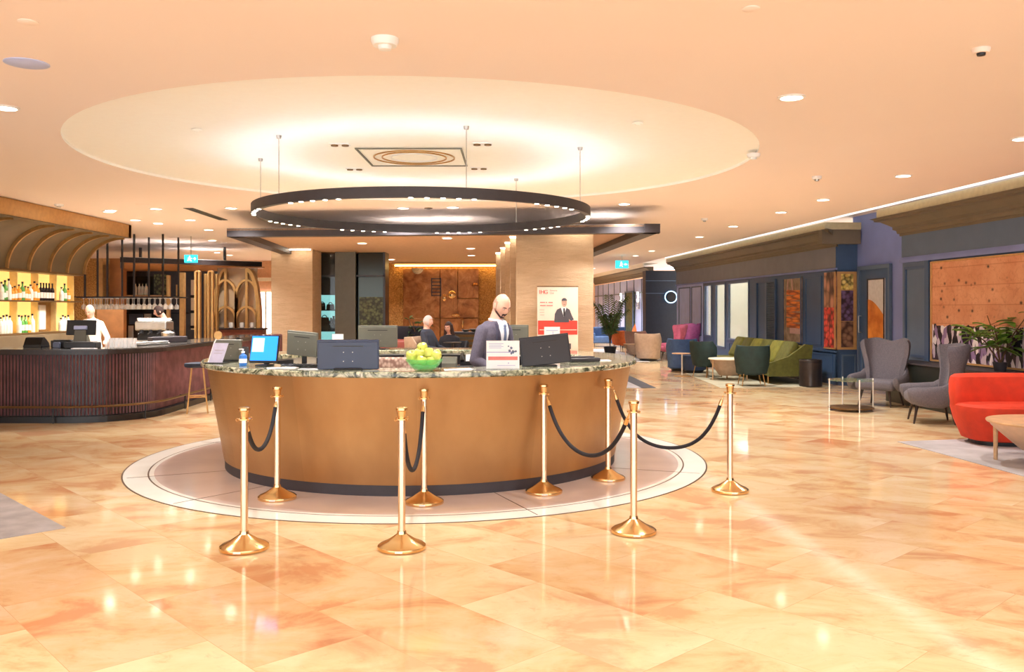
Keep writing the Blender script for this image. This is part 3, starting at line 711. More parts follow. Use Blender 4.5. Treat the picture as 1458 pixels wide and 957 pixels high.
for px in (397, 664, 826, 371, 735):
    near = px in (397, 664, 826)
    k = (px-CX)/F
    # intersection of the sight line column with the ring circle
    A = k*k+1; B = -2*(k*CC[0]+CC[1]); Cq = CC[0]**2+CC[1]**2-(RP-.03)**2; ds = B*B-4*A*Cq
    Y = (-B+(-1 if near else 1)*math.sqrt(max(ds, 0)))/(2*A); X = k*Y
    b = MB(); b.cyl((X-CC[0], Y-CC[1], .1), (X-CC[0], Y-CC[1], .66), .004, n=6); c_ = b.build('cable', M['tin'], e)
    b = MB(); b.lathe([(.022, .64), (.028, .67)], (X-CC[0], Y-CC[1], 0), 12); b.build('ceiling_cup', M['tin'], c_)
for k in range(9):                                   # the ring's own downward spots
    l = bpy.data.lights.new('lamp', 'SPOT'); l.energy = 60; l.spot_size = R(110); l.spot_blend = .8; l.shadow_soft_size = .05; l.color = (1, .97, .92)
    o = bpy.data.objects.new('lamp', l); COL.objects.link(o); o.parent = e; a = R(40*k+2); o.location = ((RP-.03)*math.cos(a), (RP-.03)*math.sin(a), -.03)

# ================================================================ reception desk
RT = 2.36
desk = empty('reception_desk', (CC[0], CC[1], 0), 0, 'large round bronze clad reception desk with dark green marble top', 'reception desk')
def rg(prof, n=128): return [[(r*math.cos(2*math.pi*j/n), r*math.sin(2*math.pi*j/n), z) for j in range(n)] for r, z in prof]
b = MB(); b.loft(rg([(2.13, .10), (2.30, 1.06), (2.24, 1.06), (2.07, .10)]), False, True); b.build('body', M['bronze'], desk, True)
b = MB(); b.loft(rg([(2.12, 0), (2.12, .10), (2.0, .10), (2.0, 0)]), False, True); b.build('kickplate', M['kick'], desk, True)
b = MB(); b.loft(rg([(RT-.012, 1.06), (RT, 1.072), (RT, 1.10), (RT-.01, 1.112), (1.81, 1.112), (1.80, 1.10), (1.80, 1.06)]), False, True); b.build('countertop', M['marble'], desk, True)
b = MB(); b.loft(rg([(1.86, .0), (1.86, 1.06), (1.83, 1.06), (1.83, 0)]), False, True); b.build('inner_panel', M['white'], desk, True)
for k in range(14):
    b = MB(); a0 = R(k*26); L = []
    for i in range(7):
        a = a0+R(i*2.1); L.append([(r*math.cos(a), r*math.sin(a), z) for r, z in ((1.828, .8), (1.828, 1.04), (1.80, 1.04), (1.80, .8))])
    b.loft(L); b.build('inner_recess', M['cloth_black'], desk)
b = MB(); b.loft(rg([(1.83, .72), (1.83, .75), (1.52, .75), (1.52, .72)]), False, True); b.build('worktop', M['smoke_panel'], desk, True)
b = MB()
for k in range(10):
    a = R(k*36+10); b.box((1.68*math.cos(a), 1.68*math.sin(a), .36), (.04, .28, .72), rz=a+R(90))
b.build('worktop_support', M['smoke_panel'], desk)
def ringpt(px, r, near=True):
    k = (px-CX)/F; A = k*k+1; B = -2*(k*CC[0]+CC[1]); Cq = CC[0]**2+CC[1]**2-r*r; ds = max(B*B-4*A*Cq, 0)
    Y = (-B+(-1 if near else 1)*math.sqrt(ds))/(2*A); return k*Y, Y
ZT = 1.1125
# ---- things on the counter
def monitor(loc, rz, w_, h, z0, label, mat, screen_mats=None, tilt=0, back=True, stand=True):
    """front (screen) faces local +y when back=True, so the camera sees the rear shell"""
    e = empty('computer_monitor', loc, rz, label, 'monitor')
    hub = z0+h/2
    s_ = 1 if back else -1
    b = MB(); b.box((0, 0, 0), (w_, .03, h), bev=.006)
    sh = b.build('shell', M[mat], e); sh.location = (0, 0, hub); sh.rotation_euler = (R(tilt), 0, 0)
    b = MB(); b.box((0, -s_*.017, -.01), (w_*.97, .014, h*.94), bev=.006)
    if back: b.build('rear_housing', M[mat], sh)
    b = MB(); b.box((0, s_*.0155, .005), (w_*.94, .002, h*.88)); sc = b.build('screen', M['black'] if back else screen_mats[0], sh)
    if back:
        b = MB(); b.box((0, -.025, h*.28), (w_*.5, .002, h*.03)); b.build('vent', M['black'], sh)
        b = MB()
        for dx_ in (-.04, .04):
            for dz in (-.04, .04): b.lathe([(.005, 0), (.005, .002)], (dx_, 0, 0), 8) if 0 else b.box((dx_, -.025, dz-.02), (.007, .002, .007))
        b.build('screw', M['tin'], sh)
    else:
        b = MB(); b.box((-w_*.22, -.0175, h*.14), (w_*.42, .002, h*.5)); b.build('screen_window', screen_mats[1], sh)
    if stand:
        b = MB(); b.box((0, .0, .008), (w_*.45, .17, .016), bev=.006); b.build('stand_base', M['black'], e)
        b = MB(); b.box((0, .045, (hub)/2+.008), (.05, .02, hub-.016)); b.build('stand_neck', M['black'], e)
    return e
def at(px, r, z=ZT, near=True): x, y = ringpt(px, r, near); return (x, y, z)
p = at(496, 2.10); monitor(p, R(4), .54, .262, .004, 'wide dark blue monitor seen from behind, left of the fruit bowl on the counter', 'monitor_navy')
p = at(377, 2.05); monitor(p, R(-9), .275, .265, .025, 'monitor with lit blue screen facing out on the left of the counter', 'black', (M['screen_blue'], M['screen_pale']), -14, False)
p = at(776, 2.05); q = monitor(p, R(6), .47, .275, .015, 'black monitor seen from behind beside the suited man and white sign', 'monitor_black', tilt=0)
q.children[0].rotation_euler = (R(-10), R(-6), 0)
Yq = 9.0; q = monitor((gx(431, Yq), Yq, .7505), R(-8), .33, .25, .42, 'grey olive monitor back behind the blue lit screen, inside the desk', 'monitor_grey'); q.children[0].rotation_euler = (R(8), R(5), 0)
p = at(538, 1.95, near=False); monitor(p, 0, .52, .29, .03, 'grey monitor back on the far counter, left of the seated people', 'monitor_grey')
p = at(731, 1.95, near=False); monitor(p, R(-10), .40, .30, .03, 'grey monitor back on the far counter behind the standing man', 'monitor_grey')
p = (gx(326, 8.95), 8.95, ZT); q = monitor(p, R(-18), .30, .2, .02, 'light grey edged monitor behind the paper stand at the left of the counter', 'monitor_grey')
b = MB(); b.box((0, 0, .102), (.302, .034, .006)); b.build('edge', M['white'], q.children[0])
# paper stand on dark foot
x, y = gx(306.5, 8.62), 8.62
e = empty('paper_stand', (x, y, ZT), R(-14), 'tilted pale lilac paper stand with gold disc at the left end of the counter', 'display stand')
b = MB(); b.box((0, .02, .005), (.23, .12, .01), bev=.004); b.build('foot', M['black'], e)
b = MB(); b.loft([[(-.075, 0, .01), (.075, 0, .01), (.075, .006, .01), (-.075, .006, .01)], [(-.045, .05, .20), (.115, .05, .20), (.115, .056, .20), (-.045, .056, .20)]]); pp = b.build('paper', paint('pale lilac paper', (196, 190, 214), .6), e)
b = MB(); b.box((.03, .02, .13), (.10, .002, .004)); b.box((.02, .018, .10), (.09, .002, .003)); b.build('print', M['text_grey'], pp)
b = MB(); b.tube([(-.085, .01, .01), (-.05, .06, .20), (-.03, .075, .25)], .006); b.build('rod', M['white_metal'], e)
b = MB(); b.lathe([(.042, -.008), (.042, .008)], n=20); o = b.build('disc', M['gold_paint'], e); o.location = (-.015, .075, .275); o.rotation_euler = (R(90), 0, 0)
# blue sanitiser bottle
e = empty('sanitiser_bottle', at(346, 2.2), 0, 'small blue plastic pump bottle near the left edge of the counter', 'bottle')
b = MB(); b.lathe([(.032, 0), (.036, .01), (.036, .09), (.03, .105), (.014, .115), (.014, .125)], n=18); b.build('body', M['blue_plastic'], e, True)
b = MB(); b.lathe([(.0365, .03), (.0365, .07)], n=18, cap=False); b.build('label', M['paper'], e, True)
b = MB(); b.lathe([(.017, .122), (.017, .14), (.006, .142), (.006, .155)], n=12); b.box((-.015, 0, .158), (.045, .014, .008)); b.build('pump', M['white'], e, True)
# black telephone behind it
e = empty('telephone', at(344, 1.95), R(20), 'upright black telephone behind the small blue bottle', 'telephone')
b = MB(); b.prismx([(-.06, 0), (.08, 0), (.08, .05), (-.02, .14), (-.06, .03)], -.07, .07); b.build('base', M['black'], e)
b = MB(); b.tube([(-.04, -.03, .09), (-.05, 0, .14), (-.05, .02, .20), (-.03, .03, .23)], [.02, .014, .014, .022], 10); b.build('handset', M['black'], e, True)
b = MB(); b.tube([(-.04, -.03, .09), (-.1, -.05, .03), (-.07, -.08, .01), (0, -.09, .008)], .004, 6); b.build('cord', M['mauve_fabric'], e)
# cables and papers
p = at(425, 2.05)
b = MB(); random.seed(3)
for k in range(4):
    pts = [(-.16+i*.035, .05*math.sin(i*1.3+k*2)+k*.015, .012+.018*abs(math.sin(i*.9+k))) for i in range(11)]; b.tube(pts, .006, 6)
o = b.build('cable_tangle', M['black']); o.location = p; tag(o, 'tangle of black cables on the marble beside the blue lit screen', 'cables')
b = MB(); b.box((0, 0, .012), (.3, .12, .024), bev=.008); b.box((0, 0, .026), (.26, .09, .006)); o = b.build('keyboard', M['black']); o.location = at(437, 1.93); o.rotation_euler = (0, 0, R(8)); tag(o, 'black keyboard lying under the grey olive monitor', 'keyboard')
for i, (px, r, a, l_) in enumerate(((400, 2.18, 20, 'loose white papers on the marble below the blue lit screen'), (447, 2.13, -12, 'white papers under the black pens, left of the dark blue monitor'), (652, 2.15, 8, 'flat white sheets on the marble beside the fruit bowl'))):
    b = MB(); b.box((0, 0, .002), (.24, .15, .004), rz=R(a)); b.box((.03, .01, .0055), (.22, .14, .003), rz=R(a+14)); o = b.build('paper_sheets', M['paper']); o.location = at(px, r); tag(o, l_, 'papers')
b = MB(); b.tube([(-.07, 0, .013), (.07, .01, .013)], .006, 8); b.tube([(.0, .02, .013), (.10, -.0, .013)], .005, 8); o = b.build('pens', M['black']); o.location = at(440, 2.17); tag(o, 'black pens lying on papers left of the dark blue monitor', 'pens')
# fruit bowl with apples
pb = at(604, 2.17)
e = empty('fruit_bowl', pb, 0, 'green glass bowl heaped with apples on the counter', 'bowl')
b = MB(); b.lathe([(.07, 0), (.085, .006), (.12, .035), (.158, .085), (.165, .10), (.155, .098), (.115, .045), (.07, .014), (.01, .012)], n=32); b.build('bowl', M['bowl_glass'], e, True)
ap = [(0, 0, .075)]+[(.085*math.cos(a), .085*math.sin(a), .085) for a in [R(20+60*i) for i in range(6)]]+[(.055*math.cos(a), .055*math.sin(a), .145) for a in [R(50+90*i) for i in range(4)]]+[(-.015, -.01, .195), (-.10, -.055, .125), (.105, .03, .13), (.11, -.055, .12), (-.12, .04, .12)]
desc = ['at the bottom of the heap', 'low on the right back', 'low at the back', 'low on the left back', 'low on the left', 'low at the front left', 'low at the front right', 'upper right back', 'upper left back', 'upper left front', 'upper right front', 'crowning the heap', 'left front of the heap', 'right end of the heap', 'right front of the heap', 'left end of the heap']
pr = None
for i, (x, y, z) in enumerate(ap):
    if pr is None:
        pr = empty('apple', (0, 0, 0), 0, '', 'apple', 'apples in the green bowl')
        b = MB(); b.lathe([(.012, -.030), (.028, -.038), (.040, -.022), (.046, .004), (.042, .026), (.026, .038), (.008, .030)], n=18); b.build('flesh', M['apple'], pr, True)
        b = MB(); b.tube([(0, 0, .026), (.004, 0, .048)], .0025, 6); b.build('stem', M['stem'], pr)
        q = pr
    else: q = copy_tree(pr)
    q.location = (pb[0]+x, pb[1]+y, pb[2]+z+.008); q.rotation_euler = (random.uniform(-.5, .5), random.uniform(-.5, .5), random.uniform(0, 6)); q['label'] = 'yellow green apple '+desc[i]+' in the glass bowl'
# white sign with red band
e = empty('counter_sign', at(716, 2.2), R(2), 'white counter sign with a red band in front of the standing man', 'sign')
b = MB(); b.box((0, 0, .13), (.295, .006, .25)); b.build('card', M['paper'], e)
b = MB(); b.box((0, .01, .004), (.3, .08, .008)); b.build('foot', M['clear'], e)
b = MB(); b.box((0, -.004, .098), (.262, .002, .032)); b.build('red_band', M['pink_print'], e)
b = MB(); b.box((-.02, -.004, .152), (.25, .002, .006)); b.build('lilac_line', M['lilac_print'], e)
for k in range(4): b = MB(); b.box((-.06-.008*(k % 2), -.004, .228-k*.013), (.13-.02*(k % 2), .002, .0035)); b.build('text_line', M['lilac_print'], e)
b = MB()
for k, (x, z, r) in enumerate(((.05, .205, .008), (.075, .19, .013), (.06, .165, .014), (.09, .155, .017), (.115, .16, .011), (.075, .14, .01))): b.box((x, -.004, z), (r*1.6, .002, r*1.5), ry=k*.7)
b.build('picture', M['steel_blue_print'], e)
b = MB(); b.box((.05, -.004, .055), (.006, .002, .012)); b.box((.03, -.004, .035), (.16, .002, .003)); b.build('small_print', M['lilac_print'], e)
# desk telephone with pale screen, on a dark box inside the desk
x, y = gx(670, 9.6), 9.6
b = MB(); b.box((0, 0, .515), (.34, .30, 1.03), bev=.01); b.box((0, -.152, .9), (.28, .004, .16)); o = b.build('printer', M['monitor_black']); o.location = (x+.02, y+.02, 0.004); tag(o, 'dark grey box shaped printer under the desk telephone inside the desk', 'printer')
e = empty('telephone', (x, y, 1.035), R(3), 'desk telephone with pale angled screen and handset, left of the standing man', 'telephone')
b = MB(); b.prismx([(-.08, 0), (.09, 0), (.09, .11), (-.08, .03)], -.115, .115); b.build('base', M['black'], e)
b = MB(); b.box((.025, -.0, .078), (.155, .15, .008), rx=R(25)); b.build('screen', M['paper'], e)
b = MB(); b.tube([(-.09, -.06, .05), (-.095, -.03, .085), (-.095, .05, .12), (-.09, .08, .105)], [.024, .015, .015, .024], 10); b.build('handset', M['black'], e, True)
x, y = gx(640, 9.2), 9.2
b = MB(); b.prismx([(-.10, 0), (.12, 0), (.12, 1.14), (-.02, 1.14), (-.10, 1.08)], -.075, .075); o = b.build('cabinet', M['monitor_grey']); o.location = (x, y, .004); tag(o, 'tall dark grey box between the fruit bowl and the desk telephone', 'cabinet')
# tray and card sign at the right
b = MB(); b.box((0, 0, .02), (.36, .22, .04), bev=.012); b.box((0, .02, .045), (.3, .12, .014), bev=.004); o = b.build('document_tray', M['kick']); o.location = (gx(826, 8.95), 8.95, ZT); o.rotation_euler = (0, 0, R(25)); tag(o, 'dark flat tray on the marble at the right of the black monitor', 'tray')
b = MB(); b.box((0, 0, .003), (.26, .18, .006), rz=R(10)); o = b.build('paper_sheets', M['paper']); o.location = at(850, 2.0); tag(o, 'white papers on the marble at the right end of the counter', 'papers')
e = empty('card_holder', at(786, 2.0, near=False), 0, 'small white card on a stand on the far counter before the banner', 'sign')
b = MB(); b.box((0, 0, .008), (.12, .08, .016)); b.build('foot', M['white'], e)
b = MB(); b.box((0, 0, .10), (.02, .01, .17)); b.build('stem', M['white'], e)
b = MB(); b.box((0, -.008, .235), (.20, .006, .15)); b.build('card', M['paper'], e)
b = MB(); b.box((0, -.0125, .265), (.15, .002, .005)); b.box((.01, -.0125, .225), (.006, .002, .05)); b.build('print', M['lilac_print'], e)
e = empty('card_holder', (gx(481, 11.6), 11.6, ZT), 0, 'small white card on the far counter above the dark blue monitor', 'sign')
b = MB(); b.box((0, 0, .006), (.1, .07, .012)); b.build('foot', M['white'], e)
b = MB(); b.box((0, 0, .11), (.15, .005, .19)); b.build('card', M['paper'], e)
# office chairs
def office_chair(x, y, rz, lab, mat, zt=1.16, w_=.46):
    e = empty('office_chair', (x, y, 0), rz, lab, 'chair')
    b = MB(); b.box((0, 0, .48), (.48, .46, .09), bev=.04); b.build('seat', M[mat], e, True)
    b = MB(); b.box((0, -.22, (zt+.56)/2), (w_, .07, zt-.56), bev=.03, seg=3); b.build('backrest', M[mat], e, True)
    b = MB(); b.cyl((0, 0, .08), (0, 0, .44), .025); b.build('post', M['tin'], e)
    b = MB(); b.box((0, -.24, .53), (.05, .03, .2)); b.build('back_bracket', M['black'], e)
    for k in range(5):
        a = R(72*k); b = MB(); b.cyl((0, 0, .1), (.28*math.cos(a), .28*math.sin(a), .06), .02, .014); l_ = b.build('leg', M['black'], e)
        b = MB(); b.sph((.28*math.cos(a), .28*math.sin(a), .03), .03, 8, 6); b.build('caster', M['black'], l_)
office_chair(gx(567, 8.75), 8.75, 0, 'office chair with quilted taupe back beside the fruit bowl', 'quilt', 1.18)
# ================================================================ stanchions and ropes
ST = [(-1.84, 6.01, 'front left brass stanchion, nearest to the left of the desk'), (-2.04, 7.60, 'back left brass stanchion close to the bronze desk'), (-.759, 6.02, 'front middle brass stanchion, left of the three at the front centre'), (-.745, 7.42, 'back middle brass stanchion against the desk, below the fruit bowl'),
      (.286, 7.84, 'brass stanchion against the desk below the black monitor'), (.898, 6.45, 'front right brass stanchion, nearest on the right'), (.93, 8.46, 'brass stanchion against the right end of the desk'), (1.97, 7.9, 'outermost brass stanchion standing on the marble at the right')]
pr = None
for i, (x, y, lab) in enumerate(ST):
    if pr is None:
        pr = empty('stanchion', (0, 0, .0038), 0, '', 'stanchion', 'brass rope stanchions'); q = pr
        b = MB(); b.lathe([(.165, 0), (.167, .006), (.165, .022), (.15, .034), (.10, .056), (.055, .085), (.034, .10), (.030, .12)], n=48); b.build('base', M['brass'], q, True)
        b = MB(); b.lathe([(.0255, .11), (.0255, .885)], n=24); b.build('pole', M['rose_brass'], q, True)
        b = MB(); b.lathe([(.026, .88), (.050, .886), (.050, .892), (.028, .896), (.029, .905), (.034, .945), (.040, .950), (.040, .966), (.030, .972)], n=28); b.build('cap', M['brass'], q, True)
        b = MB(); b.box((0, -.1655, .014), (.05, .004, .014)); b.build('sticker', M['sticker'], q)
        for k in range(4):
            a = R(90*k+45); b = MB(); c_ = (.052*math.cos(a), .052*math.sin(a), .889)
            b.tube([(c_[0]+.010*math.cos(t)*math.cos(a), c_[1]+.010*math.cos(t)*math.sin(a), c_[2]+.010*math.sin(t)) for t in [R(45*j) for j in range(8)]], .0025, 6, True); b.build('rope_eye', M['brass'], q)
    else: q = copy_tree(pr)
    q.location.x, q.location.y = x, y; q['label'] = lab
def rope(i, j, sag, lab):
    a = Vector((ST[i][0], ST[i][1], .872)); c = Vector((ST[j][0], ST[j][1], .872)); d = (c-a).normalized(); a += d*.06; c -= d*.06
    n = 33; pts = []; D_ = (c-a).length
    # sagging curve: cosh profile solved roughly for the given sag
    kk = 3.2 if sag > .4*D_ else 2.2
    for t in range(n):
        u = t/(n-1); s_ = (math.cosh(kk*(2*u-1))-1)/(math.cosh(kk)-1); p = a.lerp(c, u); p.z = a.z-sag*(1-s_); pts.append(p)
    # re-sample evenly by length
    L = [0]
    for t in range(1, n): L.append(L[-1]+(pts[t]-pts[t-1]).length)
    def samp(s_):
        for t in range(1, n):
            if L[t] >= s_: f = (s_-L[t-1])/(L[t]-L[t-1]); return pts[t-1].lerp(pts[t], f)
        return pts[-1]
    T = L[-1]; e = empty('velvet_rope', a, 0, lab, 'rope', 'black velvet barrier ropes')
    loc = lambda s_: samp(s_)-a
    b = MB(); b.tube([loc(.085+(T-.17)*k/40) for k in range(41)], .0165, 12); b.build('rope', M['rope'], e, True)
    for rev in (0, 1):
        f = (lambda s_: loc(T-s_)) if rev else loc
        b = MB(); b.tube([f(.03), f(.045), f(.05), f(.09), f(.10)], [.006, .008, .015, .0185, .019], 12); b.build('end_cap', M['brass'], e, True)
        b = MB(); b.tube([f(-.0) , f(.012), f(.022), f(.034)], [.004, .008, .004, .006], 8); b.build('snap_hook', M['brass'], e, True)
rope(0, 1, .30, 'short black velvet rope hung between the two leftmost stanchions')
rope(2, 3, .45, 'deeply sagging black velvet rope between the two middle stanchions')
rope(4, 5, .41, 'black velvet rope between the desk front and the front right stanchion')
rope(6, 7, .52, 'black velvet rope reaching from the desk right end to the outermost stanchion')
# ================================================================ BAR
bar = empty('bar_counter', (-5.9, 12.9, 0), 0, 'long bar counter with dark vertical slats and rounded corner at the left', 'bar counter')
def bpath(off, n=14):                      # front line, rounded corner, right side going back; off = inset from the body face
    r = .95; x1 = -5.52-off; y0 = 12.72+off; P_ = [(-10.5, y0)]
    cx_, cy_ = x1-(r-off), y0+(r-off)
    for i in range(n+1):
        a = R(-90+90*i/n); P_.append((cx_+(r-off)*math.cos(a), cy_+(r-off)*math.sin(a)))
    P_.append((x1-.12, 20.0)); return P_
def resample(P_, step):
    out = []; carry = 0
    for (ax, ay), (bx_, by_) in zip(P_, P_[1:]):
        L = math.hypot(bx_-ax, by_-ay); t = carry
        while t < L:
            out.append((ax+(bx_-ax)*t/L, ay+(by_-ay)*t/L, (by_-ay)/L, -(bx_-ax)/L)); t += step
        carry = t-L
    return out
def wall_strip(b, o1, o2, z0, z1):
    A_, B_ = bpath(o1), bpath(o2)
    b.loft([[(p[0], p[1], z0), (q[0], q[1], z0), (q[0], q[1], z1), (p[0], p[1], z1)] for p, q in zip(A_, B_)])
b = MB(); wall_strip(b, 0, .06, 0, 1.0); o = b.build('body', M['dark_wood'], bar); o.location = (5.9, -12.9, 0)
b = MB()
for x, y, nx, ny in resample(bpath(0), .048):
    nx, ny = nx, ny
    b.loft([[(x-ny*.013, y+nx*.013, z), (x+nx*.018, y+ny*.018, z), (x+ny*.013, y-nx*.013, z)] for z in (.10, .98)])
o = b.build('slat_front', M['slat'], bar); o.location = (5.9, -12.9, 0)
b = MB(); wall_strip(b, -.10, .02, 0, .09); o = b.build('plinth', M['black'], bar); o.location = (5.9, -12.9, 0)
b = MB(); pts = [(x, y, .235) for x, y in bpath(-.14)]; b.tube(pts, .018, 8); o = b.build('foot_rail', M['gold_dark'], bar, True); o.location = (5.9, -12.9, 0)
for x, y, nx, ny in resample(bpath(-.14), 1.3):
    b = MB(); b.cyl((x, y, 0), (x, y, .22), .012, n=8); b.box((x-nx*.07, y-ny*.07, .235), (.03, .03, .02)); k_ = b.build('rail_post', M['black'], bar); k_.location = (5.9, -12.9, 0)
b = MB(); wall_strip(b, -.12, .62, .99, 1.055); o = b.build('counter_top', M['dark_wood'], bar); o.location = (5.9, -12.9, 0)
b = MB(); wall_strip(b, -.09, .60, 1.055, 1.066); o = b.build('stone_top', paint('dark grey stone', (70, 66, 62), .12, var=.2, scale=14), bar); o.location = (5.9, -12.9, 0)
ZB = 1.0665
# back bar: cabinet, lit shelves, arches and fascia along X = -8.6
XB = -8.62
M['shelf_side'] = paint('backlight tinted shelf divider', (236, 206, 140), .5)  # yellow glow of the lit panels put into the divider colour
bb = empty('back_bar', (XB, 14, 0), 0, 'back bar with backlit yellow shelves and grey olive arched ribs above', 'bar shelving')
def bbx(name, mat, x0, x1, y0, y1, z0, z1, par=None, **k):
    b = MB(); b.box(((x0+x1)/2-XB, (y0+y1)/2-14, (z0+z1)/2), (x1-x0, y1-y0, z1-z0), **k); return b.build(name, M[mat], par or bb)
bbx('base_cabinet', 'olive_arch', XB-.1, XB+.42, 9.6, 17.0, 0, 1.20)
bbx('back_panel', 'gold_paint', XB-.12, XB-.05, 9.6, 17.0, 1.2, 2.35)
Y_ = [10.2, 11.2, 12.2, 13.2, 14.4, 15.05, 15.72, 16.35, 17.0]
for i in range(8):
    y0, y1 = Y_[i], Y_[i+1]
    if i != 6:
        bbx('lit_panel', 'shelf_yellow', XB-.05, XB-.02, y0+.02, y1-.02, 1.24, 1.78); 
    bbx('lit_panel', 'shelf_yellow', XB-.05, XB-.02, y0+.02, y1-.02, 1.82, 2.29)
bbx('wood_panel', 'gold_paint', XB-.05, XB+.0, 15.72, 16.35, 1.2, 1.78)
bbx('shelf', 'gold_dark', XB-.05, XB+.26, 9.6, 17.0, 1.775, 1.80)
bbx('shelf', 'gold_dark', XB-.05, XB+.26, 9.6, 17.0, 1.20, 1.235)
bbx('shelf', 'gold_dark', XB-.05, XB+.30, 9.6, 17.0, 2.29, 2.33)
for y in Y_: bbx('divider', 'shelf_side', XB-.05, XB+.10, y-.010, y+.010, 1.235, 2.29)
n = 14
XF = -7.45
def arc_pt(t): a = t*math.pi/2; return (XB+.28+(XF-.1-XB-.28)*(1-math.cos(a)), 2.33+(3.05-2.33)*math.sin(a))
b = MB(); b.loft([[(x-XB, y-14, z) for y, z, x in ((9.6, arc_pt(i/n)[1], arc_pt(i/n)[0]), (17.0, arc_pt(i/n)[1], arc_pt(i/n)[0]), (17.0, arc_pt(i/n)[1]+.03, arc_pt(i/n)[0]-.03), (9.6, arc_pt(i/n)[1]+.03, arc_pt(i/n)[0]-.03))] for i in range(n+1)])
b.build('arched_soffit', M['olive_arch'], bb, True)
for y in Y_:
    b = MB(); L = []
    for i in range(n+1):
        x, z = arc_pt(i/n); a = i/n*math.pi/2; dx_, dz_ = math.sin(a)*.0+.035*math.cos(a)+.012, -.04*math.sin(a)-.01
        L.append([(x-XB, y-.02-14, z+.01), (x-XB, y+.02-14, z+.01), (x+dx_-XB, y+.02-14, z+dz_), (x+dx_-XB, y-.02-14, z+dz_)])
    b.loft(L); b.build('arched_rib', M['gold_paint'], bb)
bbx('fascia', 'gold_paint', XF-.12, XF, 9.6, 17.1, 3.04, 3.29)
bbx('fascia_end', 'gold_paint', XB-.1, XF, 17.0, 17.12, 3.04, 3.29)
bbx('fascia_soffit', 'olive_arch', XB-.1, XF, 9.6, 17.1, 3.03, 3.045)
bbx('side_light_box', 'cream', XB+.02, XB+.1, 15.76, 15.98, 1.28, 1.72)
bbx('end_panel', 'gold_paint', XB-.12, XB-.05, 9.6, 17.0, 2.33, 3.05)
# bottles
def bottle(kind, h=.3, r=.037):
    body = {'amber': 'amber', 'green': 'green_glass', 'clear': 'frost', 'wine': 'dark_glass', 'white': 'frost'}[kind]
    b = MB(); b.lathe([(r*.9, 0), (r, .008), (r, h*.58), (r*.8, h*.68), (r*.36, h*.76), (r*.34, h*.93)], n=12)
    b.mi = 1; b.lathe([(r*1.02, h*.14), (r*1.02, h*.46)], n=12, cap=False)
    b.mi = 2; b.lathe([(r*.42, h*.90), (r*.42, h)], n=10)
    return b.build('bottle', [M[body], M['label'], M['black']], None, True)
ORD = ['first', 'second', 'third', 'fourth', 'fifth', 'sixth', 'seventh', 'eighth', 'ninth', 'tenth', 'eleventh', 'twelfth', 'thirteenth', 'fourteenth', 'fifteenth', 'sixteenth', 'seventeenth', 'eighteenth', 'nineteenth', 'twentieth']
rowU = [(2, 'clear', .3), (4.5, 'green', .26), (7.2, 'green', .33), (12.5, 'white', .36), (17, 'amber', .22), (21, 'amber', .24), (27, 'amber', .27), (32, 'green', .32), (36, 'amber', .25), (40, 'amber', .24), (43.5, 'white', .28), (49, 'amber', .34), (53, 'amber', .3), (58, 'wine', .32), (62, 'wine', .32), (66, 'wine', .32), (70, 'wine', .32), (74.5, 'wine', .32), (87.5, 'clear', .26), (92, 'green', .33), (97, 'amber', .24)]
rowL = [(1, 'clear', .28), (5, 'clear', .31), (9.5, 'white', .32), (14, 'white', .3), (27, 'clear', .31), (31, 'green', .3), (36, 'green', .31), (40.5, 'amber', .3), (46, 'clear', .33), (86.5, 'white', .25), (89.5, 'white', .3), (93, 'white', .28), (97, 'white', .3)]
cname = {'clear': 'pale clear', 'white': 'frosted white', 'green': 'green', 'amber': 'amber', 'wine': 'dark wine'}
for row, z, nm in ((rowU, 1.801, 'upper'), (rowL, 1.236, 'lower')):
    for i, (px, kd, h) in enumerate(row):
        k = (px-CX)/F; x = XB+.16; Y = x/k
        o = bottle(kd, h, .036 if kd == 'wine' else .042); o.location = (x, Y, z)
        tag(o, '%s bottle, %s from the photo edge on the %s lit shelf' % (cname[kd], ORD[i] if i < 20 else 'last', nm), 'bottle', 'bottles on the %s back bar shelf' % nm)
# glass rack on rods
Yr = 19.7
xr0, xr1 = gx(120, Yr), gx(257, Yr); zr = gz(424, Yr)
e = empty('glass_rack', ((xr0+xr1)/2, Yr, zr), 0, 'hanging dark metal rack on slim black rods over the bar', 'rack')
b = MB(); wx = xr1-xr0
for y in (-.45, .45): b.box((0, y, .012), (wx, .02, .02))
for x in (-wx/2, 0, wx/2): b.box((x, 0, .012), (.02, .9, .02))
for k in range(5): b.box((0, -.36+k*.18, .0), (wx, .015, .016))
b.build('rack_frame', M['dark_wood'], e)
for px, Yk in ((121, 19.25), (153, 19.25), (191, 19.25), (232, 19.25), (139, 20.15), (174, 20.15), (212, 20.15), (254, 20.15)):
    b = MB(); b.box((gx(px, Yk)-(xr0+xr1)/2, Yk-Yr, (ZC-zr)/2), (.035, .035, ZC-zr-.002)); b.build('rod', M['dark_wood'], e)
pr = None
for r_ in range(2):
    for k in range(17):
        x = xr0+.12+k*(wx-.24)/16; y = Yr-.27+r_*.36
        if pr is None:
            pr = empty('wine_glass', (0, 0, 0), 0, 'clear stemmed glass hanging upside down from the black rack above the bar', 'glass', 'stemmed glasses hanging in the rack')
            b = MB(); b.lathe([(.034, -.012), (.034, -.016), (.006, -.024), (.005, -.10), (.012, -.115), (.034, -.135), (.042, -.165), (.036, -.205)], n=12, cap=False); b.build('bowl_and_stem', M['clear_bright'], pr, True)
            b = MB(); b.lathe([(.036, -.010), (.036, -.013)], n=12); b.build('foot', M['clear_bright'], pr); q = pr
        else: q = copy_tree(pr)
        q.location = (x, y, zr+.004); q.scale = (1.3, 1.3, 1.3)
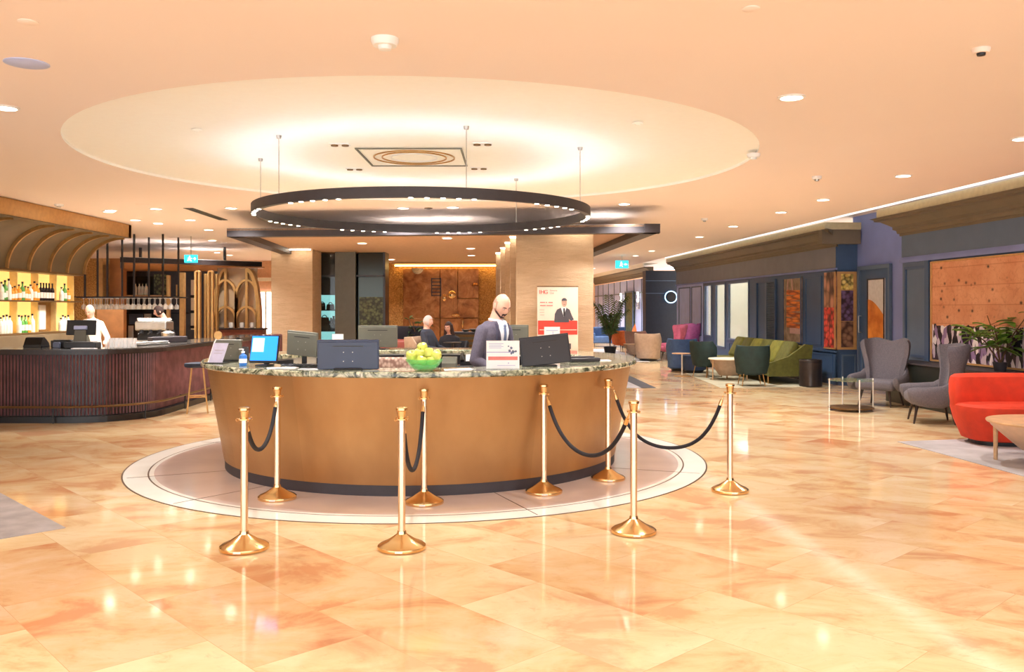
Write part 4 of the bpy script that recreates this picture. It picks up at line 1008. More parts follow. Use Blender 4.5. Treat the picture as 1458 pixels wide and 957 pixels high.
# walls and shelves behind the bar
def blk(nm, px0, px1, Y, py0, py1, d, mat, lab=None, cat=None, kind=None, z0=None):
    x0, x1 = gx(px0, Y), gx(px1, Y); zt_ = gz(py0, Y); zb = z0 if z0 is not None else gz(py1, Y)
    b = MB(); b.box(((x0+x1)/2, Y+d/2, (zt_+zb)/2), (x1-x0, d, zt_-zb)); o = b.build(nm, M[mat])
    if kind: struct(o)
    elif lab: tag(o, lab, cat)
    return o
blk('wall_bar', 92, 139, 22.6, 368, 500, .3, 'gold_wall', kind=1, z0=0)
blk('wall_bar', 139, 146, 22.5, 368, 500, .4, 'gold_paint', kind=1, z0=0)
M['oak'] = paint('honey oak panel', (196, 136, 86), .45, var=.12, scale=4)
blk('wall_bar', 146, 173, 23.2, 368, 500, .3, 'oak', kind=1, z0=0)
blk('wall_bar', 138, 176, 22.3, 441, 500, .15, 'oak', kind=1, z0=0)
e = empty('mirror_shelving', (gx(215, 24), 24, 0), 0, 'dark mirrored shelving with bottles under the brown beam behind the bar', 'shelving')
ex = gx(215, 24)
def ebox(nm, px0, px1, py0, py1, dy, d, mat, par=None):
    b = MB(); x0, x1 = gx(px0, 24)-ex, gx(px1, 24)-ex; b.box(((x0+x1)/2, dy+d/2, (gz(py0, 24)+gz(py1, 24))/2), (x1-x0, d, gz(py0, 24)-gz(py1, 24))); return b.build(nm, M[mat], par or e)
b = MB(); x0, x1 = gx(172, 24)-ex, gx(312, 24)-ex; b.box(((x0+x1)/2, .4, 1.45), (x1-x0, .08, 2.9)); b.build('back_panel', M['dark_wood'], e)
ebox('mirror', 174, 211, 393, 422, .34, .02, 'mirror'); ebox('mirror', 212, 232, 390, 422, .34, .02, 'leaf_reflection')
ebox('shelf', 174, 232, 420, 423, .1, .28, 'pale_wood'); ebox('shelf', 174, 262, 445, 447, .1, .28, 'cloth_black')
ebox('bright_panel', 176, 196, 446, 462, .33, .03, 'steel_blue_print'); ebox('bright_panel', 198, 208, 446, 462, .33, .03, 'white'); ebox('bright_panel', 175, 182, 464, 482, .33, .03, 'white'); ebox('bright_panel', 244, 256, 405, 421, .33, .03, 'gold_paint')
for x_, h in ((266, 30), ): ebox('pale_strip', 266, 272, 398, 470, .3, .05, 'cream')  # plain cream strip
for k in range(3): ebox('strip_clip', 265, 273, 420+k*22, 424+k*22, .28, .03, 'cloth_black')
for k, px in enumerate((193, 198.5, 203, 208)):
    o = bottle('white' if k % 2 else 'clear', .34, .045); o.location = (gx(px, 24.2), 24.2, gz(420, 24)+.0005); o.location.z = gz(420, 24)+.002; tag(o, '%s pale bottle from the left on the shelf under the brown beam' % ORD[k], 'bottle', 'bottles under the brown beam')
# brown beam
pts = [(gx(171, 20.2), 20.2), (gx(373, 22.3), 22.3), (gx(330, 24.4), 24.4), (gx(171, 25.6), 25.6)]
b = MB(); b.prism(pts, 2.73, 2.85); o = b.build('ceiling_beam', M['dark_wood']); tag(o, 'long dark brown canopy beam over the gold arches behind the bar', 'beam')
b = MB(); b.prism([(x*.998, y+.02) for x, y in pts], 2.851, 2.858); b.build('bounce_board', M['white'], o)  # added pale board, reflects light to the ceiling above the beam
b = MB(); b.prism([(x*.995+.0, y+.12) for x, y in pts], 2.70, 2.73); o2 = b.build('underside', M['oak'], o)
for (px, Yq) in ((200, 23.5), (320, 23.4)):
    b = MB(); b.box((gx(px, Yq), Yq, (2.85+ZC)/2), (.06, .06, ZC-2.852)); b.build('hanger', M['dark_wood'], o)
# arches screen on its low wall
Ya = 22.0
ax = gx(338, Ya)
e = empty('arch_screen', (ax, Ya, 0), 0, 'gold metal screen of interlaced pointed arches on a low red brown wall', 'screen')
def A_(px, py): return (gx(px, Ya)-ax, gz(py, Ya))
b = MB(); b.box((0, .0, .565), (gx(375, Ya)-gx(298, Ya), .3, 1.13)); b.build('low_wall', M['red_wood'], e)
b = MB(); b.box((0, 0, 1.15), (gx(377, Ya)-gx(296, Ya), .36, .04)); b.build('wall_cap', M['dark_wood'], e)
b = MB(); b.box((A_(336, 0)[0], .12, (1.17+2.70)/2), (A_(366, 0)[0]-A_(309, 0)[0], .03, 1.50)); b.build('smoked_panel', glass('smoked bronze glass', (170, 146, 116), .25, .6), e)
def pointed(x0, x1, yb, ym, yt, n=10):         # pixel coords: legs at x0/x1 from yb up to ym, apex yt
    xm = (x0+x1)/2; P_ = [A_(x0, yb), A_(x0, ym)]
    for i in range(1, n+1):
        a = math.pi/2*i/n; P_.append(A_(x0+(xm-x0)*(1-math.cos(a)), ym+(yt-ym)*math.sin(a)**1.0))
    for i in range(n-1, -1, -1):
        a = math.pi/2*i/n; P_.append(A_(x1+(xm-x1)*(1-math.cos(a)), ym+(yt-ym)*math.sin(a)))
    P_.append(A_(x1, yb)); return P_
for (x0, x1, yb, ym, yt) in ((307, 337, 469, 424, 399), (337, 367, 469, 424, 399), (307, 337, 469, 458, 437), (337, 367, 469, 458, 437)):
    b = MB(); b.band(pointed(x0, x1, yb, ym, yt), .05, -.09, .05); b.build('pointed_arch', M['gold_paint'], e)
b = MB(); P_ = []
for i in range(15):
    a = math.pi/2*i/14; P_.append(A_(352+18*math.sin(a), 470-86*math.cos(a)**.8 if i < 14 else 470))
b.band(P_, .09, -.12, .08); b.build('tall_half_arch', M['gold_paint'], e)
b = MB(); P_ = []
for i in range(15):
    a = math.pi/2*i/14; P_.append(A_(322-15*math.sin(a), 468-84*math.cos(a)**.8 if i < 14 else 468))
b.band(P_, .06, -.08, .06); b.build('tall_half_arch', M['gold_paint'], e)
for px in (322, 352):
    b = MB(); b.box((A_(px, 0)[0], -.02, (1.17+gz(383, Ya))/2), (.06, .1, gz(383, Ya)-1.17)); b.build('post', M['gold_paint'], e)
for k, px in enumerate((329, 344.5, 359)):
    q = empty('lantern', (gx(px, Ya-.1), Ya-.1, 1.1705), 0, '%s small glass lantern from the left on the arch screen wall' % ORD[k], 'lantern', 'glass lanterns on the low wall')
    b = MB(); b.lathe([(.05, 0), (.055, .02), (.055, .12), (.04, .14)], n=12, cap=False); b.build('jar', M['clear_bright'], q, True)
    b = MB(); b.lathe([(.056, .0), (.056, .012)], n=12); b.box((-.054, 0, .07), (.008, .008, .14)); b.box((.054, 0, .07), (.008, .008, .14)); b.build('frame', M['dark_wood'], q)
# upright loop frames on the bar
for k, (px0, px1, Yk, pt, lab) in enumerate(((279, 284.5, 17.4, 386, 'left'), (297.5, 303, 17.6, 386, 'right'))):
    x0, x1 = gx(px0, Yk), gx(px1, Yk); w_ = x1-x0; zt_ = gz(pt, Yk)
    P_ = [(0, 0)]+[(w_/2-w_/2*math.cos(math.pi*i/8), zt_-ZB-w_/2+w_/2*math.sin(math.pi*i/8)) for i in range(9)]+[(w_, 0)]
    b = MB(); b.band(P_, .03, -.05, .05); o = b.build('loop_frame', M['gold_paint']); o.location = (x0, Yk, ZB); tag(o, 'tall narrow gold loop frame standing on the bar counter, %s of the two' % lab, 'frame')
for k, (px, pt, w_) in enumerate(((240, 392, .07), (260, 388, .12), (293, 390, .06), (309, 390, .05))):
    Yk = 21.2; b = MB(); zt_ = gz(pt, Yk); b.box((0, 0, zt_/2), (w_, .12, zt_), bev=.01); o = b.build('gold_post', M['gold_paint']); o.location = (gx(px, Yk), Yk, 0); tag(o, 'slim gold post under the brown beam, %s from the left' % ORD[k], 'post')
# exit signs
def exit_sign(px, py, Y, lab, top):
    e = empty('exit_sign', (gx(px, Y), Y, gz(py, Y)), 0, lab, 'exit sign')
    w_, h = .30*Y/20.5, .18*Y/20.5
    b = MB(); b.box((0, 0, 0), (w_, .05, h), bev=.004); b.build('panel', M['exit'], e)
    b = MB(); b.sph((-.02, -.03, h*.25), .018*Y/20, 8, 6); b.tube([(-.02, -.03, h*.12), (-.03, -.03, -h*.08), (.02, -.03, -h*.3)], .012); b.tube([(-.03, -.03, -h*.08), (-.07, -.03, -h*.25)], .012); b.tube([(-.06, -.03, h*.08), (.03, -.03, h*.02)], .009); b.build('running_figure', M['exit_white'], e)
    b = MB(); b.tube([(.06, -.03, 0), (.12*Y/20, -.03, 0)], .008); b.tube([(.09, -.03, .03), (.12*Y/20, -.03, 0), (.09, -.03, -.03)], .008); b.build('arrow', M['exit_white'], e)
    b = MB(); b.cyl((0, 0, h/2), (0, 0, top-gz(py, Y)-.002), .008); b.build('hanger', M['tin'], e)
exit_sign(272, 368.5, 19.8, 'lit cyan exit sign before the brown beam on the left', ZC)
exit_sign(885.5, 376.5, 27, 'lit cyan exit sign hanging right of the wide column', ZC)
# things on the bar
def bz(px, r_=.25): return None
e = empty('till_screen', (gx(116, 13.3), 13.3, ZB), R(2), 'black till screen seen from behind on the bar in front of the white clad bartender', 'screen')
b = MB(); b.box((0, 0, .30), (.44, .035, .23), rx=R(-8), bev=.01); b.build('shell', M['black'], e)
b = MB(); b.box((0, -.03, .30), (.2, .03, .06), rx=R(-8), bev=.01); b.build('cover', M['lavender'], e)
b = MB(); b.loft([[(-.11, -.06, 0), (.11, -.06, 0), (.11, .12, 0), (-.11, .12, 0)], [(-.08, -.045, .26), (.08, -.045, .26), (.08, 0, .26), (-.08, 0, .26)]]); b.build('stand', M['monitor_grey'], e)
def small(nm, px, Y, w_, d, h, mat, lab, cat, rz=0, z=ZB, bev=.01):
    b = MB(); b.box((0, 0, h/2), (w_, d, h), bev=bev); b.box((0, -.0, h+.004), (w_*.8, d*.7, .008)); o = b.build(nm, M[mat]); o.location = (gx(px, Y), Y, z); o.rotation_euler.z = rz; return tag(o, lab, cat)
small('receipt_printer', 89, 13.25, .26, .2, .11, 'black', 'black box left of the till screen stand on the bar', 'printer')
small('bar_tray', 118, 13.0, .46, .2, .09, 'black', 'low black tray in front of the till screen on the bar', 'tray')
b = MB(); b.prismx([(-.12, 0), (.12, 0), (.12, .06), (-.02, .16), (-.06, .15), (-.12, .05)], -.13, .13); b.box((-.0, .0, .02), (.3, .2, .03)); o = b.build('card_till', M['black']); o.location = (gx(52, 13.2), 13.2, ZB); tag(o, 'black wedge shaped till at the left of the bar counter', 'till')
small('menu_stand', 81, 13.1, .1, .06, .08, 'steel_blue_print', 'small blue grey block beside the black box on the bar', 'block')
b = MB(); b.box((0, 0, .005), (.34, .1, .01)); o = b.build('bar_mat', M['paper']); o.location = (gx(120, 12.8), 12.8, ZB); tag(o, 'white folded strip lying at the bar edge below the till screen', 'bar cloth')
pr = None
for r_ in range(3):
    for k in range(6):
        if pr is None:
            pr = empty('tumbler', (0, 0, 0), 0, 'clear empty glass in the cluster standing on the bar right of the till screen', 'glass', 'glasses clustered on the bar')
            b = MB(); b.lathe([(.026, 0), (.03, .1), (.033, .14)], n=10, cap=False); b.build('wall', M['clear_bright'], pr, True)
            b = MB(); b.lathe([(.026, 0), (.026, .012)], n=10); b.build('base', M['clear_bright'], pr); q = pr
        else: q = copy_tree(pr)
        q.location = (gx(154+k*6.4, 13.2)+.02*(r_ % 2), 13.15+r_*.1, ZB)
for k, px in enumerate((196, 215, 229)):
    b = MB(); b.lathe([(.05, 0), (.13, .012), (.14, .02), (.13, .02), (.05, .03), (.12, .04), (.125, .05), (.05, .045)], n=20); o = b.build('plate_stack', M['white'], None, True); o.location = (gx(px, 14.0+k*.3), 14.0+k*.3, ZB); tag(o, 'small stack of white plates on the bar, %s from the left' % ORD[k], 'plates', 'plate stacks on the bar')
small('speed_rail', 239, 15.2, .72, .14, .1, 'kick', 'long dark grey box at the rounded end of the bar counter', 'box', rz=R(60))
# coffee machine block with cups on top
Yk = 17.0; zk = 0
e = empty('coffee_machine', (gx(214, Yk), Yk, 0), 0, 'steel coffee machine on the inner bar with white cups on top', 'coffee machine')
b = MB(); b.box((0, .2, .5), (1.0, .5, 1.0)); b.build('cabinet', M['dark_wood'], e)
b = MB(); b.box((0, .2, 1.32), (.62, .4, .18), bev=.03); b.build('housing', M['tin'], e)
b = MB(); b.box((0, .25, 1.12), (.60, .25, .24)); b.build('back', M['black'], e)
for x in (-.18, 0, .18):
    b = MB(); b.cyl((x, .02, 1.17), (x, .02, 1.24), .035); b.cyl((x, .0, 1.19), (x, -.14, 1.16), .012); b.build('group_handle', M['black'], e)
b = MB(); b.box((0, .12, 1.02), (.6, .34, .04)); b.build('drip_tray', M['tin'], e)
pr = None
for k in range(8):
    for r_ in range(2):
        b = None
        if pr is None:
            pr = empty('cup', (0, 0, 0), 0, 'white cup in the rows on top of the coffee machine', 'cup', 'white cups on the coffee machine')
            b = MB(); b.lathe([(.022, 0), (.034, .03), (.036, .06)], n=10, cap=False); b.lathe([(.022, 0), (.022, .004)], n=10); b.build('body', M['white'], pr, True); 
            b = MB(); b.tube([(.034, 0, .045), (.052, 0, .04), (.050, 0, .02), (.032, 0, .02)], .004, 6); b.build('handle', M['white'], pr); q = pr
        else: q = copy_tree(pr)
        q.location = (gx(214, Yk)-.27+k*.077, Yk+.12+r_*.12, 1.4115)
e = empty('ice_bucket', (gx(239, 15.9), 15.9, ZB), 0, 'round steel ice bucket on the bar near the dark haired bartender', 'bucket')
b = MB(); b.lathe([(.08, 0), (.10, .02), (.115, .14), (.12, .15), (.10, .16), (.04, .19)], n=20); b.build('bucket', M['tin'], e, True)
b = MB(); b.lathe([(.015, .19), (.02, .22)], n=10); b.build('knob', M['black'], e)
# bar stool
e = empty('bar_stool', (gx(281, 13.9), 13.9, 0), R(20), 'bar stool with gold legs between the bar and the desk', 'stool')
b = MB(); b.lathe([(.14, .72), (.19, .73), (.2, .76), (.19, .79), (.1, .80)], n=24); b.build('seat', M['cloth_dark'], e, True)
for k in range(4):
    a = R(90*k+45); b = MB(); b.cyl((.12*math.cos(a), .12*math.sin(a), .73), (.22*math.cos(a), .22*math.sin(a), 0), .014, .012); b.build('leg', M['gold_paint'], e)
b = MB(); b.tube([(.185*math.cos(R(90*k+45)), .185*math.sin(R(90*k+45)), .26) for k in range(4)], .009, 8, True); b.build('footrest', M['gold_paint'], e)
# ================================================================ rugs
def rug(pts, mat, lab, z=.012, border=None):
    b = MB(); b.prism(pts, 0.0005, z); o = b.build('rug', M[mat]); tag(o, lab, 'rug')
    if border:
        b = MB(); b.prism(border, z, z+.003); b.build('border', M['rug_dark'], o)
    return o
rug([(-3.36, 6.58), (-4.9, 8.15), (-6.9, 6.2), (-5.3, 4.55)], 'rug_grey', 'flat grey rug cut by the left edge of the photo', .006)
rug([(4.78, 10.85), (5.08, 8.2), (6.95, 8.3), (6.85, 11.3)], 'rug_pale', 'pale mottled rug under the orange red seat at the right edge', .006)
rug([(4.42, 21.9), (4.35, 18.25), (6.75, 18.5), (6.55, 23.6), (4.55, 23.8)], 'rug_sage', 'pale sage rug under the olive sofa group', .008)
rug([(1.5, 21.4), (1.5, 18.25), (3.0, 18.2), (2.9, 21.4)], 'rug_pale', 'pale rug with dark edge just behind the right end of the desk', .006, [(2.7, 18.2), (3.0, 18.2), (2.9, 21.4), (2.55, 21.4)])
rug([(2.4, 27.5), (4.3, 27.2), (4.2, 36), (2.2, 36)], 'rug_pale', 'far pale rug under the beige and orange chairs', .006)

# ================================================================ seating
def ushape(w_, d, t, n=12, p=2.6, yb=0.0):
    """closed outline of a curved back seen from above: opening faces -y; outer half width w_, depth d, thickness t"""
    out, inn = [], []
    for i in range(n+1):
        a = math.pi*i/n; c, s_ = math.cos(a), math.sin(a)
        f = lambda v, e: math.copysign(abs(v)**(2/e), v)
        out.append((w_*f(c, p), yb+d*f(s_, p))); inn.append(((w_-t)*f(c, p), yb+(d-t)*f(s_, p)))
    return out+inn[::-1]
def shell(b, secs):
    b.loft([[(x, y, z) for x, y in ushape(w_, d, t, 14, p, yb)] for z, w_, d, t, p, yb in secs])
def legs(e, pts, z, mat, r0=.02, r1=.012, splay=.05):
    for x, y in pts:
        b = MB(); b.cyl((x, y, z), (x+math.copysign(splay, x), y+math.copysign(splay, y), 0), r0, r1, 10); b.build('leg', M[mat], e, True)
def wing_chair(name, loc, rz, lab, mat, legm='leg_wood', s=1.0, group=None, seat_z=.43, top=1.05):
    """winged armchair; front faces local -y"""
    e = empty(name, loc, rz, lab, 'armchair', group)
    b = MB(); b.box((0, -.02, seat_z-.07), (.60*s, .60, .17), bev=.06, seg=4); b.build('seat', M[mat], e, True)
    b = MB(); T_ = top
    shell(b, [(.28, .27*s, .15, .07, 3.2, .15), (.46, .30*s, .18, .08, 3.0, .15), (.60, .31*s, .20, .08, 2.8, .15), (.74, .335*s, .23, .08, 2.8, .15), (.88, .365*s, .26, .075, 2.8, .15), (T_-.10, .385*s, .28, .07, 2.8, .155), (T_-.035, .38*s, .285, .06, 2.8, .16), (T_, .35*s, .27, .03, 2.8, .165)])
    for v in b.bm.verts:
        if v.co.z > .8:
            k = abs(v.co.x)/(.38*s); f = (v.co.z-.8)/(T_-.8); v.co.z += f*(.05*math.sin(min(1, k)*math.pi*.85)**2*1.2-.03)
            v.co.y -= f*.10*k**2
        v.co.y += (v.co.z-.45)*.13
    b.build('backrest', M[mat], e, True)
    b = MB()
    for k in range(3):
        for j in range(2): b.sph(((k-1)*.15*s, .395+.10*(.62+j*.18-.45), .62+j*.18), .011, 8, 6)
    b.build('tufting_buttons', M['monitor_grey'], e)
    for sx in (-1, 1):
        b = MB(); L = []
        for y, z, r, hh, xo in ((.26, .66, .05, .36, .31), (.10, .56, .062, .32, .35), (-.10, .54, .072, .29, .375), (-.24, .535, .074, .26, .375), (-.33, .52, .062, .18, .36), (-.36, .51, .035, .09, .36)):
            x = sx*(xo*s)
            L.append([(x+r*math.cos(a), y, z-hh/2+(hh/2 if math.sin(a) > 0 else hh/2)*math.sin(a)) for a in [2*math.pi*i/12 for i in range(12)]])
        b.loft(L); b.build('armrest', M[mat], e, True)
    legs(e, [(.20*s, -.20), (-.20*s, -.20), (.20*s, .22), (-.20*s, .22)], seat_z-.12, legm, .026, .013, .06)
    return e
def tub_chair(name, loc, rz, lab, mat, w_=.36, top=.78, legm='gold_paint', solid=False, cat='armchair', depth=.34, seat=.44):
    e = empty(name, loc, rz, lab, cat)
    z0 = .05 if solid else .24
    b = MB(); b.lathe([(w_*.72, z0), (w_*.90, z0+.03), (w_*.92, seat-.06), (w_*.86, seat), (w_*.3, seat+.015)], n=28)
    for v in b.bm.verts: v.co.y *= depth/w_*.98
    b.build('seat', M[mat], e, True)
    b = MB(); shell(b, [(z0+.04, w_*.86, depth*.92, .08, 2.2, .03), (seat, w_*.98, depth, .085, 2.3, .03), ((seat+top)/2, w_*1.04, depth*1.06, .08, 2.5, .03), (top-.04, w_*1.02, depth*1.10, .07, 2.6, .03), (top, w_*.98, depth*1.10, .04, 2.6, .03)])
    for v in b.bm.verts:
        if v.co.y < .15 and v.co.z > seat: v.co.z = seat+.02+(v.co.z-seat)*(.45+.55*max(0, v.co.y+.05)/.20)
    b.build('backrest', M[mat], e, True)
    if solid:
        b = MB(); b.lathe([(w_*.66, 0), (w_*.66, .06)], n=24); b.build('plinth', M['black'], e)
    else: legs(e, [(.2, -.2), (-.2, -.2), (.2, .2), (-.2, .2)], z0+.02, legm, .013, .010, .04)
    return e
# grey wing chairs by the picture wall
def rot_to(dx_, dy_): return math.atan2(dy_, dx_)+math.pi/2     # local -y points along (dx,dy)
wing_chair('wing_armchair', (6.30, 14.95, 0), rot_to(-.70, -.71), 'grey winged armchair behind, facing the viewer beside the glass side table', 'grey_fabric', s=1.08, top=1.12)
wing_chair('wing_armchair', (6.10, 12.75, 0), rot_to(-.95, .28), 'grey winged armchair seen from its side, left of the orange red seat', 'grey_fabric', s=1.08, top=1.12)
# glass side table with white rods
e = empty('side_table', (gx(1211.5, 14.25), 14.25, 0), 0, 'round glass side table with white rods and dark lower disc', 'table')
r = .355
b = MB(); b.lathe([(r, .485), (r+.005, .492), (r, .498)], n=40); b.build('glass_top', M['table_glass'], e, True)
b = MB(); b.lathe([(r-.02, .03), (r, .04), (r, .055), (r-.02, .06)], n=40); b.build('lower_disc', M['gold_dark'], e, True)
for a in (-90, -178, -2, 90):
    a = R(a); b = MB(); b.cyl((r*math.cos(a), r*math.sin(a), 0), (r*math.cos(a), r*math.sin(a), .52), .010, n=10); b.build('rod', M['white_metal'], e, True)
# orange red seat at the right edge
e = empty('loveseat', (6.20, 10.72, 0.0065), R(-4), 'orange red velvet curved seat at the right edge', 'sofa')
def sell(w_, d, p, yb, z, n=40):
    f = lambda v: math.copysign(abs(v)**(2/p), v)
    return [(w_*f(math.cos(2*math.pi*k/n)), yb+d*f(math.sin(2*math.pi*k/n)), z) for k in range(n)]
b = MB(); b.loft([sell(.62, .36, 3, 0, .05), sell(.66, .39, 3, 0, .065), sell(.745, .45, 3.2, 0, .28), sell(.775, .48, 3.4, 0, .42), sell(.775, .48, 3.4, 0, .465), sell(.75, .455, 3.4, 0, .49), sell(.6, .35, 3, 0, .50)])
for v in b.bm.verts: v.co.x *= .94
b.build('seat', M['red_fabric'], e, True)
b = MB(); b.loft([sell(.76, .14, 3.6, .26, .40), sell(.79, .17, 4, .26, .46), sell(.805, .18, 4, .27, .6), sell(.80, .18, 4, .28, .74), sell(.78, .165, 4, .28, .80), sell(.73, .12, 3.6, .28, .83), sell(.6, .05, 3, .28, .838)])
for v in b.bm.verts: v.co.y -= .16*(abs(v.co.x)/.8)**2.5; v.co.x *= .93
b.build('backrest', M['red_fabric'], e, True)
b = MB(); b.loft([sell(.55, .30, 3, 0, 0), sell(.55, .30, 3, 0, .06)]); b.build('plinth', M['black'], e)
# round wooden drum table
e = empty('coffee_table', (5.66, 9.22, 0.0065), 0, 'round pale wooden coffee table in front of the orange red seat', 'table')
b = MB(); b.lathe([(.58, .435), (.59, .45), (.585, .462), (.55, .465)], n=44); b.build('tabletop', M['pale_wood'], e, True)
b = MB(); b.lathe([(.22, .14), (.26, .15), (.54, .40), (.56, .437)], n=44); b.build('bowl_base', paint('pale taupe bowl', (206, 176, 152), .5), e, True)
for a in (140, 219, 320, 40):
    a = R(a); b = MB(); b.cyl((.50*math.cos(a), .50*math.sin(a), 0), (.50*math.cos(a), .50*math.sin(a), .44), .020, .026, 12); b.build('leg', M['pale_wood'], e, True)
# planter ledge under the picture
xl = -.56
led = empty('ledge', (0, 0, 0), 0, 'dark green black ledge under the big stone wall picture', 'ledge')
led.location = (*W2(xl, 15.0), 0); led.rotation_euler = (0, 0, TH)
b = MB(); b.box((.27, -5.5, .355), (.54, 12.6, .71), bev=.01); b.build('body', paint('dark green black lacquer', (38, 42, 38), .3), led)
b = MB(); b.box((.26, -5.5, .72), (.58, 12.7, .03), bev=.008); b.build('top', M['kick'], led)
# pictures on the walls
def picture(y0, y1, z0, z1, mat, lab, x=-.02, t=.02):
    yc = (y0+y1)/2; e = empty('picture', (*W2(x, yc), z0), TH, lab, 'picture')
    h = abs(y1-y0)/2; b = MB(); b.box((0, 0, (z1-z0)/2), (t, h*2, z1-z0)); p_ = b.build('print', M[mat], e); return e, h, z1-z0
e, h, H = picture(wy(1328, -.03), 6.5, .78, 2.44, 'pic_wall', 'large picture of a pale stone wall with a crowd below', -.04)
b = MB(); b.box((-.012, h+.0, H/2), (.03, .04, H+.06)); b.box((-.012, 0, H+.015), (.03, h*2, .03)); b.box((-.012, 0, -.015), (.03, h*2, .03)); b.build('frame', M['pic_frame'], e)
# carrots
y0, y1 = wy(1143), wy(1117)
e, h, H = picture(y0, y1, .82, 2.42, 'pic_market', 'narrow picture of stacked orange carrots left of the tan bordered pictures')
b = MB(); n = 6
for k in range(7): b.box((-.014, -.06, .42+k*.135), (.008, h*1.45, .12), bev=.003, rx=R((-1)**k*2))
b.build('carrot_heap', M['pic_carrot'], e)
for q_ in ((-h*.3, .3, h*1.1, .14, 0), (h*.5, 1.42, .05, .3, 12), (h*.0, 1.42, .05, .3, -10)): b = MB(); b.box((-.014, q_[0], q_[1]), (.008, q_[2], q_[3]), rx=R(q_[4])); b.build('printed_cloth', M['mauve_fabric'], e)
b = MB(); frame_box(b, -h, h, 0, H, -.01, .03, .02); b.build('frame', M['navy'], e)
# tomatoes on the long face, nuts on the end of the unit
y0, y1 = yB0+.0, wy(1175)
e, h, H = picture(y0, y1, .77, 2.46, 'pic_onion', 'narrow picture of red tomatoes and roots wrapping the corner of the blue shop front')
b = MB(); b.box((-.013, 0.0, H*.28), (.006, h*2-.03, H*.52)); b.build('tomatoes', M['pic_tomato'], e)
b = MB(); b.box((-.014, -h+.03, H/2), (.012, .06, H)); b.box((-.014, 0, .015), (.012, h*2, .03)); b.build('border', M['pic_frame'], e)
e = empty('picture', (*W2(.215, yB0-.012), .77), TH, 'tan bordered picture of pale nuts, plums and dates on the end of the shop front', 'picture')
b = MB(); b.box((0, 0, .845), (.43, .02, 1.69)); b.build('board', M['pic_frame'], e)
b = MB(); b.box((0, -.013, 1.47), (.27, .006, .34)); b.build('pale_nuts', M['pic_nut_pale'], e)
b = MB(); b.box((0, -.013, .95), (.27, .006, .66)); b.build('plums', M['pic_plum'], e)
b = MB(); b.box((0, -.013, .33), (.27, .006, .56)); b.build('dates', M['pic_date'], e)
# door in the recess with the orange fruit picture
yd0, yd1 = wy(1268, .44), wy(1226, .44)
d_ = bpy.data.objects.new('door_1', None); COL.objects.link(d_); d_.location = (*W2(.44, (yd0+yd1)/2), 0); d_.rotation_euler = (0, 0, TH); struct(d_)
h = (yd1-yd0)/2
b = MB(); b.box((0, 0, 1.24), (.05, h*2, 2.48)); b.build('leaf', M['navy'], d_)
b = MB(); b.box((-.03, -h-.03, 1.27), (.06, .07, 2.54)); b.box((-.03, h+.03, 1.27), (.06, .07, 2.54)); b.box((-.03, 0, 2.52), (.06, h*2+.12, .08)); b.build('door_frame', M['slate'], d_)
b = MB(); frame_box(b, -h+.12, h-.12, .15, .75, -.02, .04, .03); b.build('moulding', M['slate'], d_)
b = MB(); b.tube([(-.03, h-.07, 1.15), (-.09, h-.07, 1.15), (-.09, h-.07, 1.5), (-.03, h-.07, 1.5)], .012, 8); b.build('handle', M['tin'], d_, True)
zz0, zz1 = gz(487, 17.8), gz(396, 17.8)
ya, yb_ = wy(1260, .40), wy(1236, .40)
e = empty('picture', (*W2(.40, (ya+yb_)/2), zz0), TH, 'picture of a large orange fruit on the blue door', 'picture')
hh = abs(yb_-ya)/2; H = zz1-zz0
b = MB(); b.box((0, 0, H/2), (.02, hh*2, H)); b.build('backdrop', M['pic_sky'], e)
b = MB(); P_ = [(hh, .06), (-hh, .06)]
for i in range(13): a = i/12; P_.append((-hh+2*hh*a, H*(.40+.27*math.sin(math.pi/2*a)) if a > .02 else H*.4))
b.prismx(P_, -.016, -.010); b.build('fruit', M['pic_fruit'], e)
b = MB(); frame_box(b, -hh, hh, 0, H, -.01, .025, .016); b.build('frame', M['kick'], e)
b = MB()
for k in range(9): b.box((-.014, -hh+hh*.22*(k+.5), -.09), (.01, hh*.12, .05), rx=R(45))
b.build('ornament_strip', M['white'], e)
# louvre neighbours: potted leafy plant on the ledge
def leafy(loc, lab, n, zlo, zhi, spread, leafl, leafw, mat, seed=1, pot=True, potm='kick', potr=.12, poth=.22):
    random.seed(seed); e = empty('potted_plant', loc, 0, lab, 'plant')
    b = MB(); b.lathe([(potr*.75, 0), (potr, poth*.9), (potr*1.04, poth), (potr*.9, poth), (potr*.88, poth*.9)], n=20); b.build('pot', M[potm], e, True)
    bs = MB(); bl = MB()
    for s_ in range(5):
        a = 2*math.pi*s_/5+.4; tip = Vector((spread*.45*math.cos(a), spread*.3*math.sin(a), zlo+(zhi-zlo)*random.uniform(.4, .9)))
        base = Vector((0, 0, poth*.85)); mid = base.lerp(tip, .5)+Vector((0, 0, .08)); bs.tube([base, mid, tip], [.012, .009, .006], 6)
        for k in range(n//5):
            t = random.uniform(.25, 1.0); p0 = base.lerp(tip, t); az = random.uniform(0, 2*math.pi); el = random.uniform(-.15, .75)
            d = Vector((math.cos(az)*math.cos(el), math.sin(az)*math.cos(el), math.sin(el))); L = leafl*random.uniform(.7, 1.15)
            p1 = p0+d*L*.35; side = d.cross(Vector((0, 0, 1))).normalized(); bs.tube([p0, p1], .004, 5)
            pts = []
            for q in range(6):
                u = q/5; c = p1+d*L*u-Vector((0, 0, 1))*L*.35*u*u; ww = leafw*math.sin(math.pi*min(.97, .08+u*.9))**.8
                pts.append([c-side*ww+Vector((0, 0, .015)), c, c+side*ww+Vector((0, 0, .015)), c-Vector((0, 0, .004))])
            bl.loft(pts)
    bs.build('stems', M['stem'], e); o = bl.build('foliage', M[mat], e, True); return e
